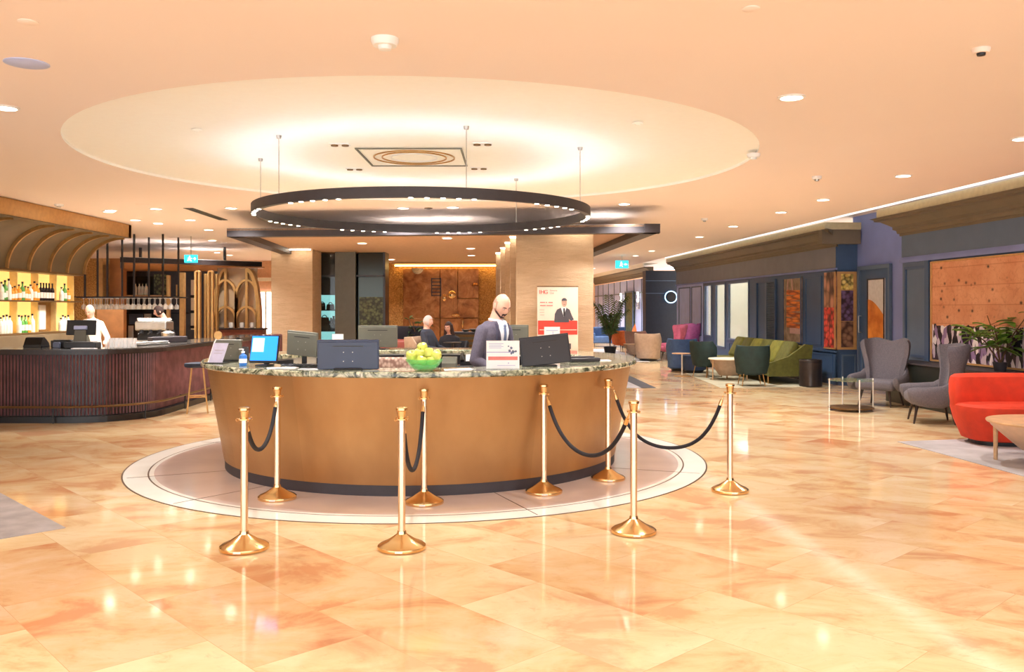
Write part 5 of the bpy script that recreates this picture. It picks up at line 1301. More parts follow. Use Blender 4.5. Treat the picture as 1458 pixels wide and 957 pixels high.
leafy((*W2(-.30, wy(1424, -.3)), .7355), 'broad leaved green potted plant on the ledge before the stone wall picture', 75, .2, .95, .95, .26, .07, 'leaf', 5, potr=.10, poth=.13)
def palm(loc, lab, h, n, seed, L0):
    random.seed(seed); e = empty('potted_palm', loc, 0, lab, 'plant')
    b = MB(); b.lathe([(.17, 0), (.22, .3), (.23, .33), (.2, .33), (.19, .3)], n=20); b.build('pot', M['black'], e, True)
    bs = MB(); bl = MB()
    for k in range(n):
        az = 2*math.pi*k/n+random.uniform(-.2, .2); rr = random.uniform(.35, 1)*L0; zt_ = h*random.uniform(.55, 1.0); P_ = []
        for i in range(11):
            u = i/10; P_.append(Vector((math.cos(az)*rr*u**1.7, math.sin(az)*rr*u**1.7, .3+(zt_-.3)*(1.15*u-.22*u**3))))
        bs.tube(P_, [.012*(1-i/13) for i in range(11)], 5)
        for i in range(4, 11):
            d = (P_[i]-P_[i-1]).normalized(); side = d.cross(Vector((0, 0, 1))).normalized()
            for sg in (-1, 1):
                for f in (0, .5):
                    c = P_[i-1].lerp(P_[i], f); q = (d*.5+side*sg*.8).normalized(); L = .34*(1-.05*(i-4)); w2_ = Vector((0, 0, .018))
                    a_, m_, z_ = c, c+q*L*.5+Vector((0, 0, .02)), c+q*L-Vector((0, 0, .10))
                    bl.loft([[a_-w2_*.4, a_+w2_*.4, a_+w2_*.4+d*.006], [m_-w2_, m_+w2_, m_+w2_+d*.01], [z_-w2_*.1, z_+w2_*.1, z_+d*.004]])
    bs.build('stems', M['stem'], e); bl.build('fronds', M['leaf_dark'], e); return e
palm((3.42, 30.5, .0065), 'tall potted palm right of the wide column', 2.3, 14, 4, .95)
# waste bin
e = empty('waste_bin', (gx(1154, 18.6), 18.6, .0005), 0, 'dark round waste bin at the near end of the olive sofa', 'bin')
b = MB(); b.lathe([(.21, 0), (.235, .02), (.235, .56), (.225, .575), (.2, .575), (.2, .4)], n=32); b.build('body', paint('dark bronze bin', (66, 60, 58), .3, .6), e, True)
b = MB(); b.lathe([(.238, .52), (.238, .535)], n=32, cap=False); b.build('band', M['black'], e, True)
# olive sofa, long side to the wall
e = empty('sofa', (*W2(-1.02, 21.2), .009), TH, 'olive green sofa with leaning cushions along the blue shop front', 'sofa')
b = MB(); b.box((.05, 0, .30), (.95, 3.9, .26), bev=.07, seg=3); b.build('seat', M['olive'], e, True)
b = MB(); b.box((.38, 0, .52), (.24, 3.9, .62), bev=.08, seg=3, ry=R(12)); b.build('backrest', M['olive'], e, True)
for k in range(6):
    b = MB(); b.box((.12, -1.62+k*.65, .66), (.17, .60, .56), bev=.07, seg=4, ry=R(28)); b.build('back_cushion', M['olive' if k % 2 else 'olive_dark'], e, True)
b = MB(); b.prismy([(-.42, .17), (.50, .17), (.56, .85), (.40, .87), (.02, .60), (-.44, .45)], -2.02, -1.92); b.build('arm_panel', M['olive_dark'], e)
for x in (-.36, .36):
    for y in (-1.8, 0, 1.8): b = MB(); b.cyl((x, y, .18), (x, y, 0), .018, .014); b.build('leg', M['gold_paint'], e)
# green velvet chairs and small tables
tub_chair('lounge_chair', (gx(1070, 18.75), 18.75, .009), R(176), 'dark green velvet chair seen from behind in front of the olive sofa', 'green_dark', .36, .86)
tub_chair('lounge_chair', (gx(1007, 21.2), 21.2, .009), R(120), 'dark green velvet chair turned to the table, left of the pale table', 'green_dark', .36, .86)
e = empty('coffee_table', (gx(1037, 20.3), 20.3, .009), 0, 'round pale table with bowl shaped base between the green chairs', 'table')
b = MB(); b.lathe([(.45, .47), (.46, .485), (.45, .50)], n=36); b.build('tabletop', M['cream'], e, True)
b = MB(); b.lathe([(.18, .10), (.22, .11), (.40, .40), (.42, .47)], n=36); b.build('bowl_base', M['beige_fabric'], e, True)
for a in (200, 340, 80): a = R(a); b = MB(); b.cyl((.42*math.cos(a), .42*math.sin(a), 0), (.42*math.cos(a), .42*math.sin(a), .48), .016); b.build('leg', M['pale_wood'], e)
tub_chair('lounge_chair', (gx(970, 23.4), 23.4, 0.009), R(178), 'blue fabric tub chair behind the small round side table', 'blue_fabric', .40, .84, solid=True)
tub_chair('lounge_chair', (gx(988, 22.6), 22.6, 0.009), R(250), 'navy tub chair between the blue chair and the dark green chair', 'navy_fabric', .36, .78, solid=True)
e = empty('side_table', (gx(971, 21.5), 21.5, 0), 0, 'small round table on one slim leg in front of the blue tub chair', 'table')
b = MB(); b.lathe([(.24, .545), (.25, .555), (.24, .565)], n=28); b.build('tabletop', M['pale_wood'], e, True)
b = MB(); b.cyl((0, 0, .02), (0, 0, .55), .018); b.build('pole', M['white_metal'], e)
b = MB(); b.lathe([(.2, 0), (.2, .012), (.03, .03)], n=28); b.build('base', M['gold_paint'], e, True)
wing_chair('wing_armchair', (gx(978, 29.5), 29.5, 0), R(-150), 'orchid pink high backed chair, right one of the pink pair', 'pink_fabric', s=.85, top=1.15)
wing_chair('wing_armchair', (gx(956, 28.3), 28.3, 0), rot_to(-1, -.15), 'rose red high backed chair, left one of the pink pair', 'rose_fabric', s=.95, top=1.12)
tub_chair('lounge_chair', (gx(923, 27.9), 27.9, .0065), R(160), 'beige armchair seen from behind near the far aisle', 'beige_fabric', .42, .86, solid=True)
tub_chair('lounge_chair', (gx(908, 31.6), 31.6, .0065), R(140), 'pale pink low armchair behind the beige armchair', 'mauve_fabric', .44, .84, solid=True)
e = empty('coffee_table', (gx(903, 29.6), 29.6, .0065), 0, 'round pale wood table left of the beige armchair', 'table')
b = MB(); b.lathe([(.36, .44), (.37, .46)], n=28); b.build('tabletop', M['pale_wood'], e, True)
b = MB(); b.lathe([(.12, .1), (.3, .36), (.33, .44)], n=28); b.build('bowl_base', M['beige_fabric'], e, True)
for a in (200, 320, 80): a = R(a); b = MB(); b.cyl((.32*math.cos(a), .32*math.sin(a), 0), (.32*math.cos(a), .32*math.sin(a), .44), .014); b.build('leg', M['pale_wood'], e)
tub_chair('lounge_chair', (gx(885, 33.8), 33.8, .0065), R(120), 'burnt orange small chair, front one of the far orange pair', 'orange_fabric', .36, .8, 'leg_wood')
e = empty('lounge_chair', (gx(902, 36.6), 36.6, 0), R(-50), 'burnt orange reclined lounge chair, rear one of the far orange pair', 'armchair')
b = MB(); b.box((0, -.1, .36), (.7, .7, .18), bev=.06, seg=3); b.build('seat', M['orange_fabric'], e, True)
b = MB(); b.box((0, .36, .72), (.72, .18, .72), bev=.07, seg=3, rx=R(-28)); b.build('backrest', M['orange_fabric'], e, True)
legs(e, [(.28, -.3), (-.28, -.3), (.28, .2), (-.28, .2)], .3, 'leg_wood')
e = empty('sofa', (gx(868, 38.5), 38.5, 0), 0, 'far navy sofa behind the potted palm', 'sofa')
b = MB(); b.box((0, 0, .3), (1.6, .8, .3), bev=.06, seg=3); b.build('seat', M['blue_fabric'], e, True)
b = MB(); b.box((0, .36, .6), (1.6, .2, .5), bev=.06, seg=3); b.build('backrest', M['blue_fabric'], e, True)
for s_ in (-1, 1): b = MB(); b.box((s_*.74, 0, .42), (.16, .8, .36), bev=.05); b.build('armrest', M['blue_fabric'], e, True)
legs(e, [(.7, -.3), (-.7, -.3), (.7, .3), (-.7, .3)], .16, 'leg_wood', splay=0)
e = empty('console', (*W2(XC-.32, 36.4), 0), TH+R(90), 'dark low console behind the orange chairs', 'console')
b = MB(); b.box((0, 0, .32), (2.6, .4, .6), bev=.01); b.build('body', M['dark_wood'], e)
b = MB(); b.box((0, 0, .64), (2.7, .46, .04), bev=.01); b.build('top', M['black'], e)
# porthole lamp on the dark end wall
xw, yw = W2(-.10, yB1+1.17)
pxl = gx(955, yw-.03); e = empty('wall_lamp', (pxl, yw-.06, gz(423, yw)), 0, 'round wall lamp with a dark disc and glowing rim on the ink blue wall', 'wall lamp')
n = 36
b = MB(); b.loft([[(r*math.cos(2*math.pi*j/n), y, r*math.sin(2*math.pi*j/n)) for j in range(n)] for r, y in ((.24, -.03), (.24, .0), (.205, .0), (.205, -.03))], False, True); b.build('glow_ring', glow('glowing blue white ring', (170, 215, 255), 1.6), e)
b = MB(); b.loft([[(r*math.cos(2*math.pi*j/n), y, r*math.sin(2*math.pi*j/n)) for j in range(n)] for r, y in ((.20, -.06), (.18, -.07), (.01, -.07))], True); b.build('disc', M['black'], e)
b = MB(); b.loft([[(r*math.cos(2*math.pi*j/n), y, r*math.sin(2*math.pi*j/n)) for j in range(n)] for r, y in ((.19, -.06), (.19, .04))], True); b.build('mount', M['black'], e)
# dark glass door and sconces on the far pale wall
for px0, px1, nm in ((892, 903.5, 0),):
    y0, y1 = wy(px1, XC-.03), wy(px0, XC-.03)
    d2 = bpy.data.objects.new('window_4', None); COL.objects.link(d2); d2.location = (*W2(XC-.05, (y0+y1)/2), 0); d2.rotation_euler = (0, 0, TH); struct(d2)
    b = MB(); b.box((0, 0, 1.45), (.04, y1-y0, 1.9)); b.build('pane', M['leaf_reflection'], d2)
    b = MB(); frame_box(b, -(y1-y0)/2, (y1-y0)/2, .5, 2.42, -.02, .06, .05); b.build('window_frame', M['slate'], d2)
for px, wl in ((885, 'left'), (909, 'right')):
    e = empty('wall_sconce', (*W2(XC-.07, wy(px, XC-.07)), 2.0), TH, 'crystal wall light on the %s of the dark window on the far pale wall' % wl, 'wall lamp')
    b = MB(); b.box((.02, 0, 0), (.03, .12, .7)); b.build('plate', M['tin'], e)
    for k in range(5):
        b = MB(); b.box((-.03, .07*(-1)**k, -.3+k*.15), (.05, .10, .12), bev=.02); b.build('crystal', M['led_small'] if k > 1 else M['clear_bright'], e)
# banner before the wide column
Yp = 14.3
e = empty('banner', (gx(794, Yp), Yp, 0), 0, 'tall red and pale pink banner standing before the wide column', 'banner')
bw, zt_ = gx(823, Yp)-gx(765, Yp), gz(408, Yp)
b = MB(); b.box((0, 0, zt_/2+.03), (bw, .012, zt_-.06)); b.build('panel', M['poster'], e)
b = MB(); b.box((0, .01, .04), (bw+.04, .16, .08), bev=.01); b.build('base', M['tin'], e)
b = MB(); b.box((0, 0, zt_), (bw+.01, .02, .015)); b.build('top_rail', M['gold_dark'], e)
def bl(px, py): return gx(px, Yp)-gx(794, Yp), gz(py, Yp)
def brect(nm, x0, y0, x1, y1, mat, par=None, d=0):
    a_, t_ = bl(x0, y0); c_, u_ = bl(x1, y1); b = MB(); b.box(((a_+c_)/2, -.0075-d, (t_+u_)/2), (c_-a_, .003, t_-u_)); return b.build(nm, M[mat], e)
brect('red_field', 766, 456.5, 822, 476.5, 'red_print')
brect('lower_field', 778, 483, 822, 497, 'poster')
brect('lower_photo', 807, 489, 813, 497, 'photo_suit', d=.002)
RX = (R(90), 0, 0)
x, z = bl(767.5, 418.5); text('IH', .092, M['red_print'], 'logo', e, (x, -.009, z), RX, .002)
x, z = bl(774.5, 418.5); text('G', .092, M['pink_print'], 'logo', e, (x, -.009, z), RX, .002)
x, z = bl(783, 414.6); text('Rewards', .034, M['text_grey'], 'wording', e, (x, -.009, z), RX)
x, z = bl(783, 418.5); text('Club', .034, M['text_grey'], 'wording', e, (x, -.009, z), RX)
for x0, y0, x1 in ((769, 430, 776), (777, 430, 779), (781, 430, 787), (769, 434.5, 777), (778, 434.5, 787)): brect('print_line', x0, y0, x1, y0+1.4, 'pink_print')
for k in range(3): brect('small_print', 768+k*.4, 441+k*3.6, 775, 441.5+k*3.6, 'text_grey')
brect('white_line', 768, 469.3, 821, 470.2, 'poster', d=.002)
# printed man on the banner
def bpoly(nm, pts, mat, d=.002):
    b = MB(); b.prismy([bl(*p) for p in pts], -.0075-d-.002, -.0065-d); return b.build(nm, M[mat], e)
bpoly('printed_suit', [(789, 459), (790, 447), (793, 441), (799, 438), (806, 438), (811, 441), (814, 449), (817, 455), (813, 457), (810, 454), (810, 459)], 'photo_suit')
bpoly('printed_shirt', [(798.5, 438), (806.5, 438), (804, 446), (802.5, 451)], 'paper', .0045)
bpoly('printed_tie', [(802, 439), (804.2, 439), (804.5, 449), (803.2, 451), (802, 449)], 'black', .007)
cx_, cz_ = bl(803.5, 431)
b = MB(); b.prismy([(cx_+.042*math.cos(a), cz_+.066*math.sin(a)) for a in [2*math.pi*i/16 for i in range(16)]], -.0115, -.0095); b.build('printed_face', M['photo_skin'], e)
b = MB(); b.prismy([(cx_+.045*math.cos(a), cz_+.03+.045*math.sin(a)) for a in [math.pi*i/10 for i in range(11)]], -.0135, -.0115); b.build('printed_hair', M['photo_suit'], e)
b = MB(); b.box((cx_-.017, -.0125, cz_+.012), (.012, .001, .005)); b.box((cx_+.017, -.0125, cz_+.012), (.012, .001, .005)); b.box((cx_, -.0125, cz_-.03), (.028, .001, .006)); b.build('printed_features', M['photo_suit'], e)
# ---- far seating group in front of the copper relief
Yg = 17.6
e = empty('sideboard', (gx(668, 19.5), 19.5, 0), 0, 'grey brown slatted sideboard in front of the copper relief, left of the standing man', 'sideboard')
wS = gx(695, 19.5)-gx(652, 19.5)
b = MB(); b.box((0, 0, .55), (wS, .5, 1.1), bev=.01); b.build('body', M['smoke_panel'], e)
b = MB()
for k in range(9): b.box((0, -.26, .18+k*.11), (wS*.98, .02, .05))
b.build('slats', M['gold_dark'], e)
b = MB(); b.box((0, 0, 1.12), (wS+.06, .56, .04)); b.build('top', M['kick'], e)
def bowl_(px, Y, z, r, lab, mat='tin'):
    b = MB(); b.lathe([(r*.4, 0), (r, r*.5), (r*.97, r*.52), (r*.35, r*.1)], n=18); o = b.build('bowl', M[mat], None, True); o.location = (gx(px, Y), Y, z); tag(o, lab, 'bowl')
bowl_(663, 19.5, 1.1405, .1, 'small metal bowl at the left end of the slatted sideboard'); bowl_(676, 19.5, 1.1405, .13, 'metal bowl in the middle of the slatted sideboard'); bowl_(686, 19.5, 1.1405, .1, 'small metal bowl at the right end of the slatted sideboard', 'gold_dark')
office = None
tub_chair('lounge_chair', (gx(604, Yg), Yg+.1, 0), R(72), 'tan armchair under the grey haired seated person', 'gold_paint' if 0 else 'beige_fabric', .34, 1.08, seat=.60, cat='armchair')
e = empty('sofa', (gx(576, 18.6), 18.6, 0), 0, 'dusty red bench sofa at the left of the seated grey haired person', 'sofa')
wS = gx(592, 18.6)-gx(562, 18.6)
b = MB(); b.box((0, 0, .55), (wS+.5, .7, .9), bev=.06, seg=3); b.build('seat', paint('dusty red leather', (150, 76, 66), .5), e, True)
b = MB(); b.box((0, .3, 1.12), (wS+.4, .16, .32), bev=.05, seg=3); b.build('backrest', M['cloth_black'], e, True)
legs(e, [(.3, -.2), (-.3, -.2), (.3, .2), (-.3, .2)], .12, 'black', splay=0)
leafy((gx(596, 18.9), 18.9, .0), 'dark potted flowering plant behind the grey haired seated person', 70, .9, 1.62, .5, .13, .03, 'leaf_dark', 9, potm='black', potr=.17, poth=.8)
e = empty('round_table', (-1.17, 17.15, 0), 0, 'small dark round table between the two seated people', 'table')
b = MB(); b.lathe([(.17, .98), (.18, 1.0)], n=24); b.build('tabletop', M['dark_wood'], e, True)
b = MB(); b.cyl((0, 0, .02), (0, 0, .98), .025); b.build('pole', M['black'], e)
b = MB(); b.lathe([(.2, 0), (.2, .015), (.03, .03)], n=24); b.build('base', M['black'], e, True)
# far brown chair seen over the far counter
office_chair(gx(470, 14.2), 14.2, 0, 'brown chair back beyond the far counter, above the dark blue monitor', 'walnut', 1.16, .42)
office_chair(gx(394, 14.6), 14.6, R(10), 'dark brown rounded chair back beyond the blue lit screen', 'walnut', 1.24, .22)
# ================================================================ PEOPLE
def ss(a, b, x): t = max(0, min(1, (x-a)/(b-a))); return t*t*(3-2*t)
def headpt(th, ph, k=1.0):
    """head surface in head space: face towards -y, origin mid head; th azimuth (0 = face), ph elevation"""
    cp_, sp = math.cos(ph), math.sin(ph); rx_, ry, rz2 = .076, .097, .120
    x = rx_*math.sin(th)*cp_; y = -ry*math.cos(th)*cp_; z = rz2*sp
    f = max(0, math.cos(th))
    if z < 0:
        j = ss(0, -.10, z); x *= 1-.28*j
        y = y*(1-.10*j) if y < 0 else y*(1-.35*j)
    g = lambda t0, p0, st, sp_: math.exp(-((th-t0)/st)**2-((ph-p0)/sp_)**2)
    if f > 0:
        y -= .024*g(0, -.16, .13, .17)+.010*g(0, .02, .12, .2)                       # nose, bridge
        y -= .006*(g(.3, .20, .3, .10)+g(-.3, .20, .3, .10))                          # brow
        y += .010*(g(.36, .04, .19, .12)+g(-.36, .04, .19, .12))                      # eye sockets
        y -= .007*g(0, -.50, .26, .07)+.005*g(0, -.60, .24, .06); y += .003*g(0, -.55, .3, .03)   # lips
        y -= .010*g(0, -.88, .32, .18)                                                # chin
        x += .004*(g(.75, -.2, .3, .2)-g(-.75, -.2, .3, .2))                          # cheeks
    return Vector((x, y, z))*k
def head_grid(b, mt, k=1.0, th0=-math.pi, th1=math.pi, ph0=-math.pi/2*.98, ph1=math.pi/2*.98, n=48, m=34, mask=None, thick=0):
    closed = th1-th0 > 6.2
    L = []
    for i in range(m+1):
        ph = ph0+(ph1-ph0)*i/m
        L.append([mt @ headpt(th0+(th1-th0)*j/n, ph, k) for j in range(n if closed else n+1)])
    if mask is None: return b.loft(L)
    vs = {}
    for i in range(m):
        for j in range(n):
            th = th0+(th1-th0)*(j+.5)/n; ph = ph0+(ph1-ph0)*(i+.5)/m
            if mask(th, ph):
                q = []
                for a, c in ((i, j), (i, j+1), (i+1, j+1), (i+1, j)):
                    c2 = c % n if closed else c
                    if (a, c2) not in vs: vs[(a, c2)] = b.bm.verts.new(L[a][c2])
                    q.append(vs[(a, c2)])
                b.bm.faces.new(q)
    return b
def capsule(b, pts, rr, n=14):
    """limb through the joints with spherical ends: tapered"""
    for p, r in zip(pts, rr): b.sph(p, r, n, 8)
    for p, q, r0, r1 in zip(pts, pts[1:], rr, rr[1:]): b.tube([p, q], [r0, r1], n)
def hand(b, wrist, d, palm_n, s=1.0, curl=.5, side=1):
    """palm + five separate fingers. d = pointing direction, palm_n = direction the palm faces"""
    d = Vector(d).normalized(); n_ = Vector(palm_n); n_ = (n_-d*n_.dot(d)).normalized(); t = d.cross(n_)*side; w = Vector(wrist)
    capsule(b, [w, w+d*.035*s], [.024*s, .026*s], 10)
    for k in (-.5, -.17, .17, .5): capsule(b, [w+d*.02*s+t*.044*k*s, w+d*.085*s+t*.062*k*s], [.015*s, .0125*s], 8)
    for k, L in ((-.5, .062), (-.17, .078), (.17, .082), (.5, .072)):
        p = w+d*.088*s+t*.062*k*s; c = curl*.5; q1 = p+(d*math.cos(c)+n_*math.sin(c))*L*.45*s; c *= 2.1; q2 = q1+(d*math.cos(c)+n_*math.sin(c))*L*.32*s; c *= 1.4; q3 = q2+(d*math.cos(c)+n_*math.sin(c))*L*.23*s
        capsule(b, [p, q1, q2, q3], [.0092*s, .0085*s, .0078*s, .0068*s], 8)
    p = w+d*.025*s+t*.03*s; q1 = p+(d*.6+t*.75+n_*.3).normalized()*.042*s; q2 = q1+(d*.9+t*.25+n_*.4).normalized()*.034*s; q3 = q2+(d+n_*.5).normalized()*.02*s
    capsule(b, [p, q1, q2, q3], [.012*s, .0105*s, .0095*s, .008*s], 8)
def remesh(o, vox, sm=4):
    m = o.modifiers.new('join', 'REMESH'); m.mode = 'VOXEL'; m.voxel_size = vox; m.use_smooth_shade = True
    if sm: s_ = o.modifiers.new('soft', 'SMOOTH'); s_.iterations = sm; s_.factor = .5
TORSO = [(.86, .165, .12, .0), (.95, .175, .125, 0), (1.05, .160, .115, 0), (1.15, .155, .112, -.005), (1.28, .178, .122, -.01), (1.38, .190, .120, -.005), (1.45, .165, .100, .0), (1.50, .10, .075, .005), (1.54, .062, .060, .005)]
def tor(z):
    for (z0, w0, d0, y0), (z1, w1, d1, y1) in zip(TORSO, TORSO[1:]):
        if z <= z1: f = max(0, (z-z0)/(z1-z0)); return w0+(w1-w0)*f, d0+(d1-d0)*f, y0+(y1-y0)*f
    return TORSO[-1][1:]
def person(name, loc, rz, label, pose, top, bottom, skin='skin', hair='hair_grey', scale=1.0, vox=.008, jacket=False, bald=False, beard=False, longhair=False):
    """pose: lean, sh/el/wr (left, right), hip/knee/ankle (left, right), yaw, pitch. Front is local -y. zo lowers everything (seated)."""
    zo = pose.get('zo', 0); lean = pose.get('lean', 0)
    def T(p): x, y, z = p; return Vector((x, y+(-(z-.93)*lean if z > .93 else 0), z+zo))
    e = empty(name, loc, rz, label, 'person'); e.scale = (scale,)*3
    J = {}
    for k in ('el', 'wr'): J[k] = [Vector(p)+Vector((0, 0, zo)) for p in pose[k]]
    sh = [T((-.165, 0, 1.405)), T((.165, 0, 1.405))]
    hip = [T((-.09, 0, .90)), T((.09, 0, .90))]; kn = [Vector(p)+Vector((0, 0, zo)) for p in pose.get('knee', [(-.10, -.02, .49), (.10, -.02, .49)])]; an = [Vector(p)+Vector((0, 0, zo)) for p in pose.get('ankle', [(-.10, .02, .08), (.10, .02, .08)])]
    hc = T((0, -.045, 1.645)); yaw, pit = pose.get('yaw', 0), pose.get('pitch', 0)
    HM = Matrix.Translation(hc) @ Matrix.Rotation(yaw, 4, 'Z') @ Matrix.Rotation(pit, 4, 'X')
    HT = lambda v: HM @ Vector(v)
    b = MB(); m4 = HM
    head_grid(b, m4)
    for s_ in (-1, 1):
        c = HT((s_*.074, .010, -.005)); b.sph(c, (.012, .020, .033), 10, 8, HM.to_3x3())
    capsule(b, [T((0, .01, 1.46)), T((0, .0, 1.54)), HT((0, .025, -.04))], [.066, .060, .058], 16)
    def ell(k, inflate, n=24):
        L = []
        for z, w_, d, y in TORSO[k:]:
            L.append([T(((w_+inflate)*math.cos(2*math.pi*j/n), y+(d+inflate)*math.sin(2*math.pi*j/n), z)) for j in range(n)])
        return L
    b.loft(ell(0, -.012))
    for i in (0, 1):
        capsule(b, [sh[i], J['el'][i], J['wr'][i]], [.045, .036, .024]); capsule(b, [hip[i], kn[i], an[i]], [.075, .052, .036])
        capsule(b, [an[i], an[i]+Vector((0, -.12, -.045))], [.036, .028])
        d = pose.get('hand_dir', [None, None])[i] or (J['wr'][i]-J['el'][i]); hand(b, J['wr'][i], d, pose.get('palm', [(0, 0, -1), (0, 0, -1)])[i], 1, pose.get('curl', .5), 1 if i else -1)
    o = b.build('body', M[skin], e, True); remesh(o, min(vox, .007), 2)
    # eyes, brows, mouth
    for s_ in (-1, 1):
        c = headpt(s_*.36, .04); b = MB(); b.sph(HT((c.x, c.y+.004, c.z)), .0095, 10, 8); o = b.build('eye', M['white'], e, True)
        b = MB(); b.sph(HT((c.x, c.y-.003, c.z-.001)), .0048, 8, 6); b.build('iris', M['eye'], o, True)
        b = MB(); pts = [HT(headpt(s_*t, .215-.05*abs(t-.35), 1.02)) for t in (.16, .28, .40, .52, .60)]; b.tube(pts, [.003, .0045, .0045, .0035, .002], 6); b.build('eyebrow', M['beard' if bald else hair], e, True)
    b = MB(); pts = [HT(headpt(t, -.55-.02*abs(t), 1.015)) for t in (-.30, -.15, 0, .15, .30)]; b.tube(pts, [.002, .0045, .005, .0045, .002], 6); b.build('mouth', M['lip'], e, True)
    # hair
    if bald:
        b = MB(); head_grid(b, m4, 1.012, mask=lambda th, ph: abs(th) > 1.25 and -.45 < ph < .42+.2*(abs(th)-1.25) and abs(th) > 1.25); o = b.build('cropped_hair', M['stubble'], e, True)
    else:
        b = MB(); head_grid(b, m4, 1.05, mask=lambda th, ph: (abs(th) > .95 and ph > -.55) or ph > .50); o = b.build('hair', M[hair], e, True)
        sd = o.modifiers.new('thick', 'SOLIDIFY'); sd.thickness = .012; sd.offset = -.3
        if longhair:
            b = MB(); b.loft([[HT(((.088+.01*k)*math.sin(a), -.105*math.cos(a) if math.cos(a) < 0 else -.02*math.cos(a), z)) for a in [2*math.pi*j/20 for j in range(20)]] for k, z in enumerate((.06, .0, -.06, -.12, -.18))]); q = b.build('long_hair', M[hair], e, True)
    if beard:
        b = MB(); head_grid(b, m4, 1.022, n=72, m=60, mask=lambda th, ph: (abs(th) < 1.5 and ph < -.72+.40*ss(.45, 1.35, abs(th)) and ph > -1.35) or (abs(th) < .36 and -.49 < ph < -.38) or (.26 < abs(th) < .40 and -.75 < ph < -.4)); o = b.build('beard', M['beard'], e, True)
        sd = o.modifiers.new('thick', 'SOLIDIFY'); sd.thickness = .004; sd.offset = 0
    # top garment with sleeves to the wrist
    b = MB(); k0 = 0 if jacket else 1
    b.loft(ell(k0, .016 if jacket else .010)[:-1 if not jacket else -1])
    for i in (0, 1):
        w_ = J['el'][i].lerp(J['wr'][i], .94); capsule(b, [sh[i], J['el'][i], w_], [.070, .055, .040] if jacket else [.062, .048, .034])
        capsule(b, [T((0, .01, 1.47)), T((.09*(1 if i else -1), .005, 1.435)), sh[i]], [.062, .064, .066] if jacket else [.055, .056, .060])
    o = b.build('jacket' if jacket else 'top', M[top], e, True); remesh(o, vox, 5)
    # trousers and shoes
    b = MB(); b.loft([[T(((w_+.008)*math.cos(2*math.pi*j/20), y+(d+.008)*math.sin(2*math.pi*j/20), z)) for j in range(20)] for z, w_, d, y in ((.82, .15, .11, 0), (.93, .172, .12, 0), (1.0, .165, .118, 0))])
    for i in (0, 1): capsule(b, [hip[i], kn[i], an[i]+Vector((0, 0, .02))], [.092, .068, .052])
    o = b.build('trousers', M[bottom], e, True); remesh(o, max(vox, .01), 3)
    for i in (0, 1):
        b = MB(); L = []
        for y, w_, z1 in ((.075, .030, .06), (.04, .042, .085), (-.03, .044, .075), (-.10, .048, .055), (-.16, .040, .04), (-.19, .018, .025)):
            L.append([an[i]+Vector((w_*math.cos(a), y, -.08+max(0, z1*(.5+.5*math.sin(a))))) for a in [2*math.pi*j/12 for j in range(12)]])
        b.loft(L); b.build('shoe', M['black'], e, True)
    def front(x, z, off):
        w_, d, y = tor(z); w_ += .016; d += .016; q = math.sqrt(max(.0, 1-(x/w_)**2)); return T((x, y-d*q-off, z))
    if jacket:
        def patch(nm, cols, mat, off):
            b = MB(); L = []
            for z, xs in cols: L.append([front(x, z, off) for x in xs])
            rows = [[b.bm.verts.new(p) for p in l] for l in L]
            for r0, r1 in zip(rows, rows[1:]):
                for j in range(len(r0)-1): b.bm.faces.new((r0[j], r0[j+1], r1[j+1], r1[j]))
            o = b.build(nm, M[mat], e, True); s_ = o.modifiers.new('t', 'SOLIDIFY'); s_.thickness = .005; s_.offset = 1 if 0 else 0; return o
        rows = []; 
        for i in range(10):
            z = 1.12+.385*i/9; hw = .004+.082*(i/9)**.9 if i < 8 else .062; rows.append((z, [-hw+2*hw*k/8 for k in range(9)]))
        patch('shirt_front', rows, 'shirt', .003)
        patch('tie', [(1.13+.31*i/8, [-.024+.010*(i/8), 0, .024-.010*(i/8)]) for i in range(9)], 'tie', .009)
        b = MB(); c = front(0, 1.455, .014); b.sph(c, (.018, .011, .016), 10, 8); b.build('tie_knot', M['tie'], e, True)
        for s_ in (-1, 1):
            rows = []
            for i in range(9):
                f = i/8; z = 1.12+.36*f; inner = .004+.080*f**.9; outer = inner+.012+.052*math.sin(math.pi*min(1, f*1.05))**.8*(.5+.5*f)
                rows.append((z, [s_*(inner+(outer-inner)*k/3) for k in range(4)]))
            patch('lapel', rows, 'suit_dark', .008)
        b = MB(); b.tube([T((.070*math.sin(a), -.005-.066*math.cos(a), 1.505+.018*(1-math.cos(a))/2)) for a in [2*math.pi*j/20 for j in range(20)]], .011, 8, True); b.build('collar', M['shirt'], e, True)
        b = MB(); p = front(.10, 1.30, .010); b.box(p, (.022, .004, .010)); b.build('badge', M['tin'], e)
    return e
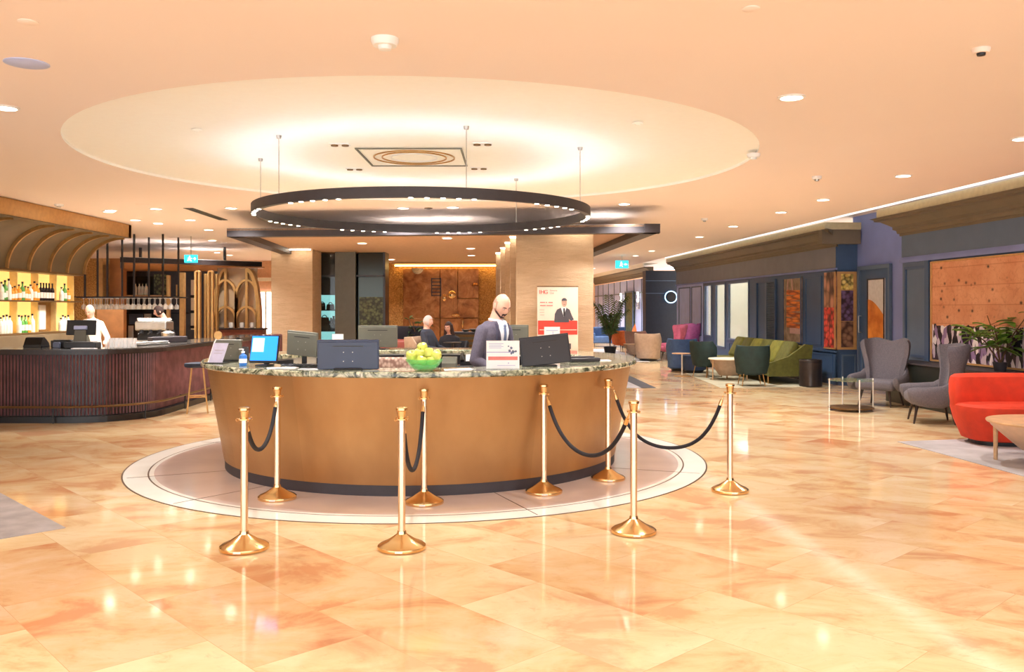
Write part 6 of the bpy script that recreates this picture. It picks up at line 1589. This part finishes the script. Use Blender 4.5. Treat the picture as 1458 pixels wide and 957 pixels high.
# standing man inside the desk, looking down to the right at the black monitor
Ym = 8.62
person('person', (gx(693, Ym), Ym+.05, 0.0), R(50), 'bald bearded person in a grey suit and tie standing behind the counter, looking down',
       dict(lean=.20, el=[(-.225, -.05, 1.13), (.225, -.12, 1.13)], wr=[(-.13, -.28, 1.02), (.10, -.30, 1.02)], yaw=R(-14), pitch=R(26), palm=[(0, 0, -1), (0, 0, -1)], curl=.4),
       'suit', 'suit_dark', bald=True, beard=True, jacket=True, scale=1.02, vox=.006)
# bartenders
person('person', (gx(131, 16.0), 16.0, 0), R(10), 'balding bartender in white behind the till screen, reaching down to the bar',
       dict(lean=.12, el=[(-.26, -.06, 1.12), (.30, -.10, 1.15)], wr=[(-.2, -.32, 1.06), (.34, -.36, 1.10)], yaw=R(-10), pitch=R(25)), 'cloth_white', 'cloth_black', bald=True, vox=.012, scale=.98)
person('person', (gx(247, 18.3), 18.3, 0), R(-60), 'dark haired bartender in black leaning over the end of the bar',
       dict(lean=.35, el=[(-.26, -.20, 1.10), (.27, -.22, 1.10)], wr=[(-.12, -.42, 1.04), (.12, -.42, 1.05)], yaw=R(0), pitch=R(20)), 'cloth_black', 'cloth_black', hair='hair_brown', vox=.012, scale=.97)
# seated pair before the copper relief (high seats)
seat = dict(zo=-.30, knee=[(-.11, -.42, .88), (.11, -.42, .88)], ankle=[(-.12, -.44, .46), (.12, -.44, .46)])
person('person', (gx(612, 17.5), 17.5, 0.05), R(68), 'grey haired person in a dark jacket seated facing right before the copper relief',
       dict(seat, lean=-.12, el=[(-.25, -.05, 1.14), (.25, -.06, 1.14)], wr=[(-.12, -.28, 1.10), (.13, -.28, 1.10)], pitch=R(8)), 'cloth_dark', 'cloth_dark', hair='hair_grey', vox=.012)
person('person', (gx(641, 18.1), 18.1, -.08), R(-20), 'brown haired person in dark clothes seated right of the grey haired one',
       dict(seat, lean=.05, el=[(-.24, -.08, 1.14), (.24, -.08, 1.14)], wr=[(-.08, -.26, 1.10), (.14, -.28, 1.16)], pitch=R(12)), 'cloth_black', 'cloth_black', hair='hair_brown', longhair=True, vox=.012)
e = tub_chair('lounge_chair', (gx(641, 18.1), 18.2, 0), R(-20), 'dark armchair under the brown haired seated person', 'cloth_black', .34, .98, seat=.52)
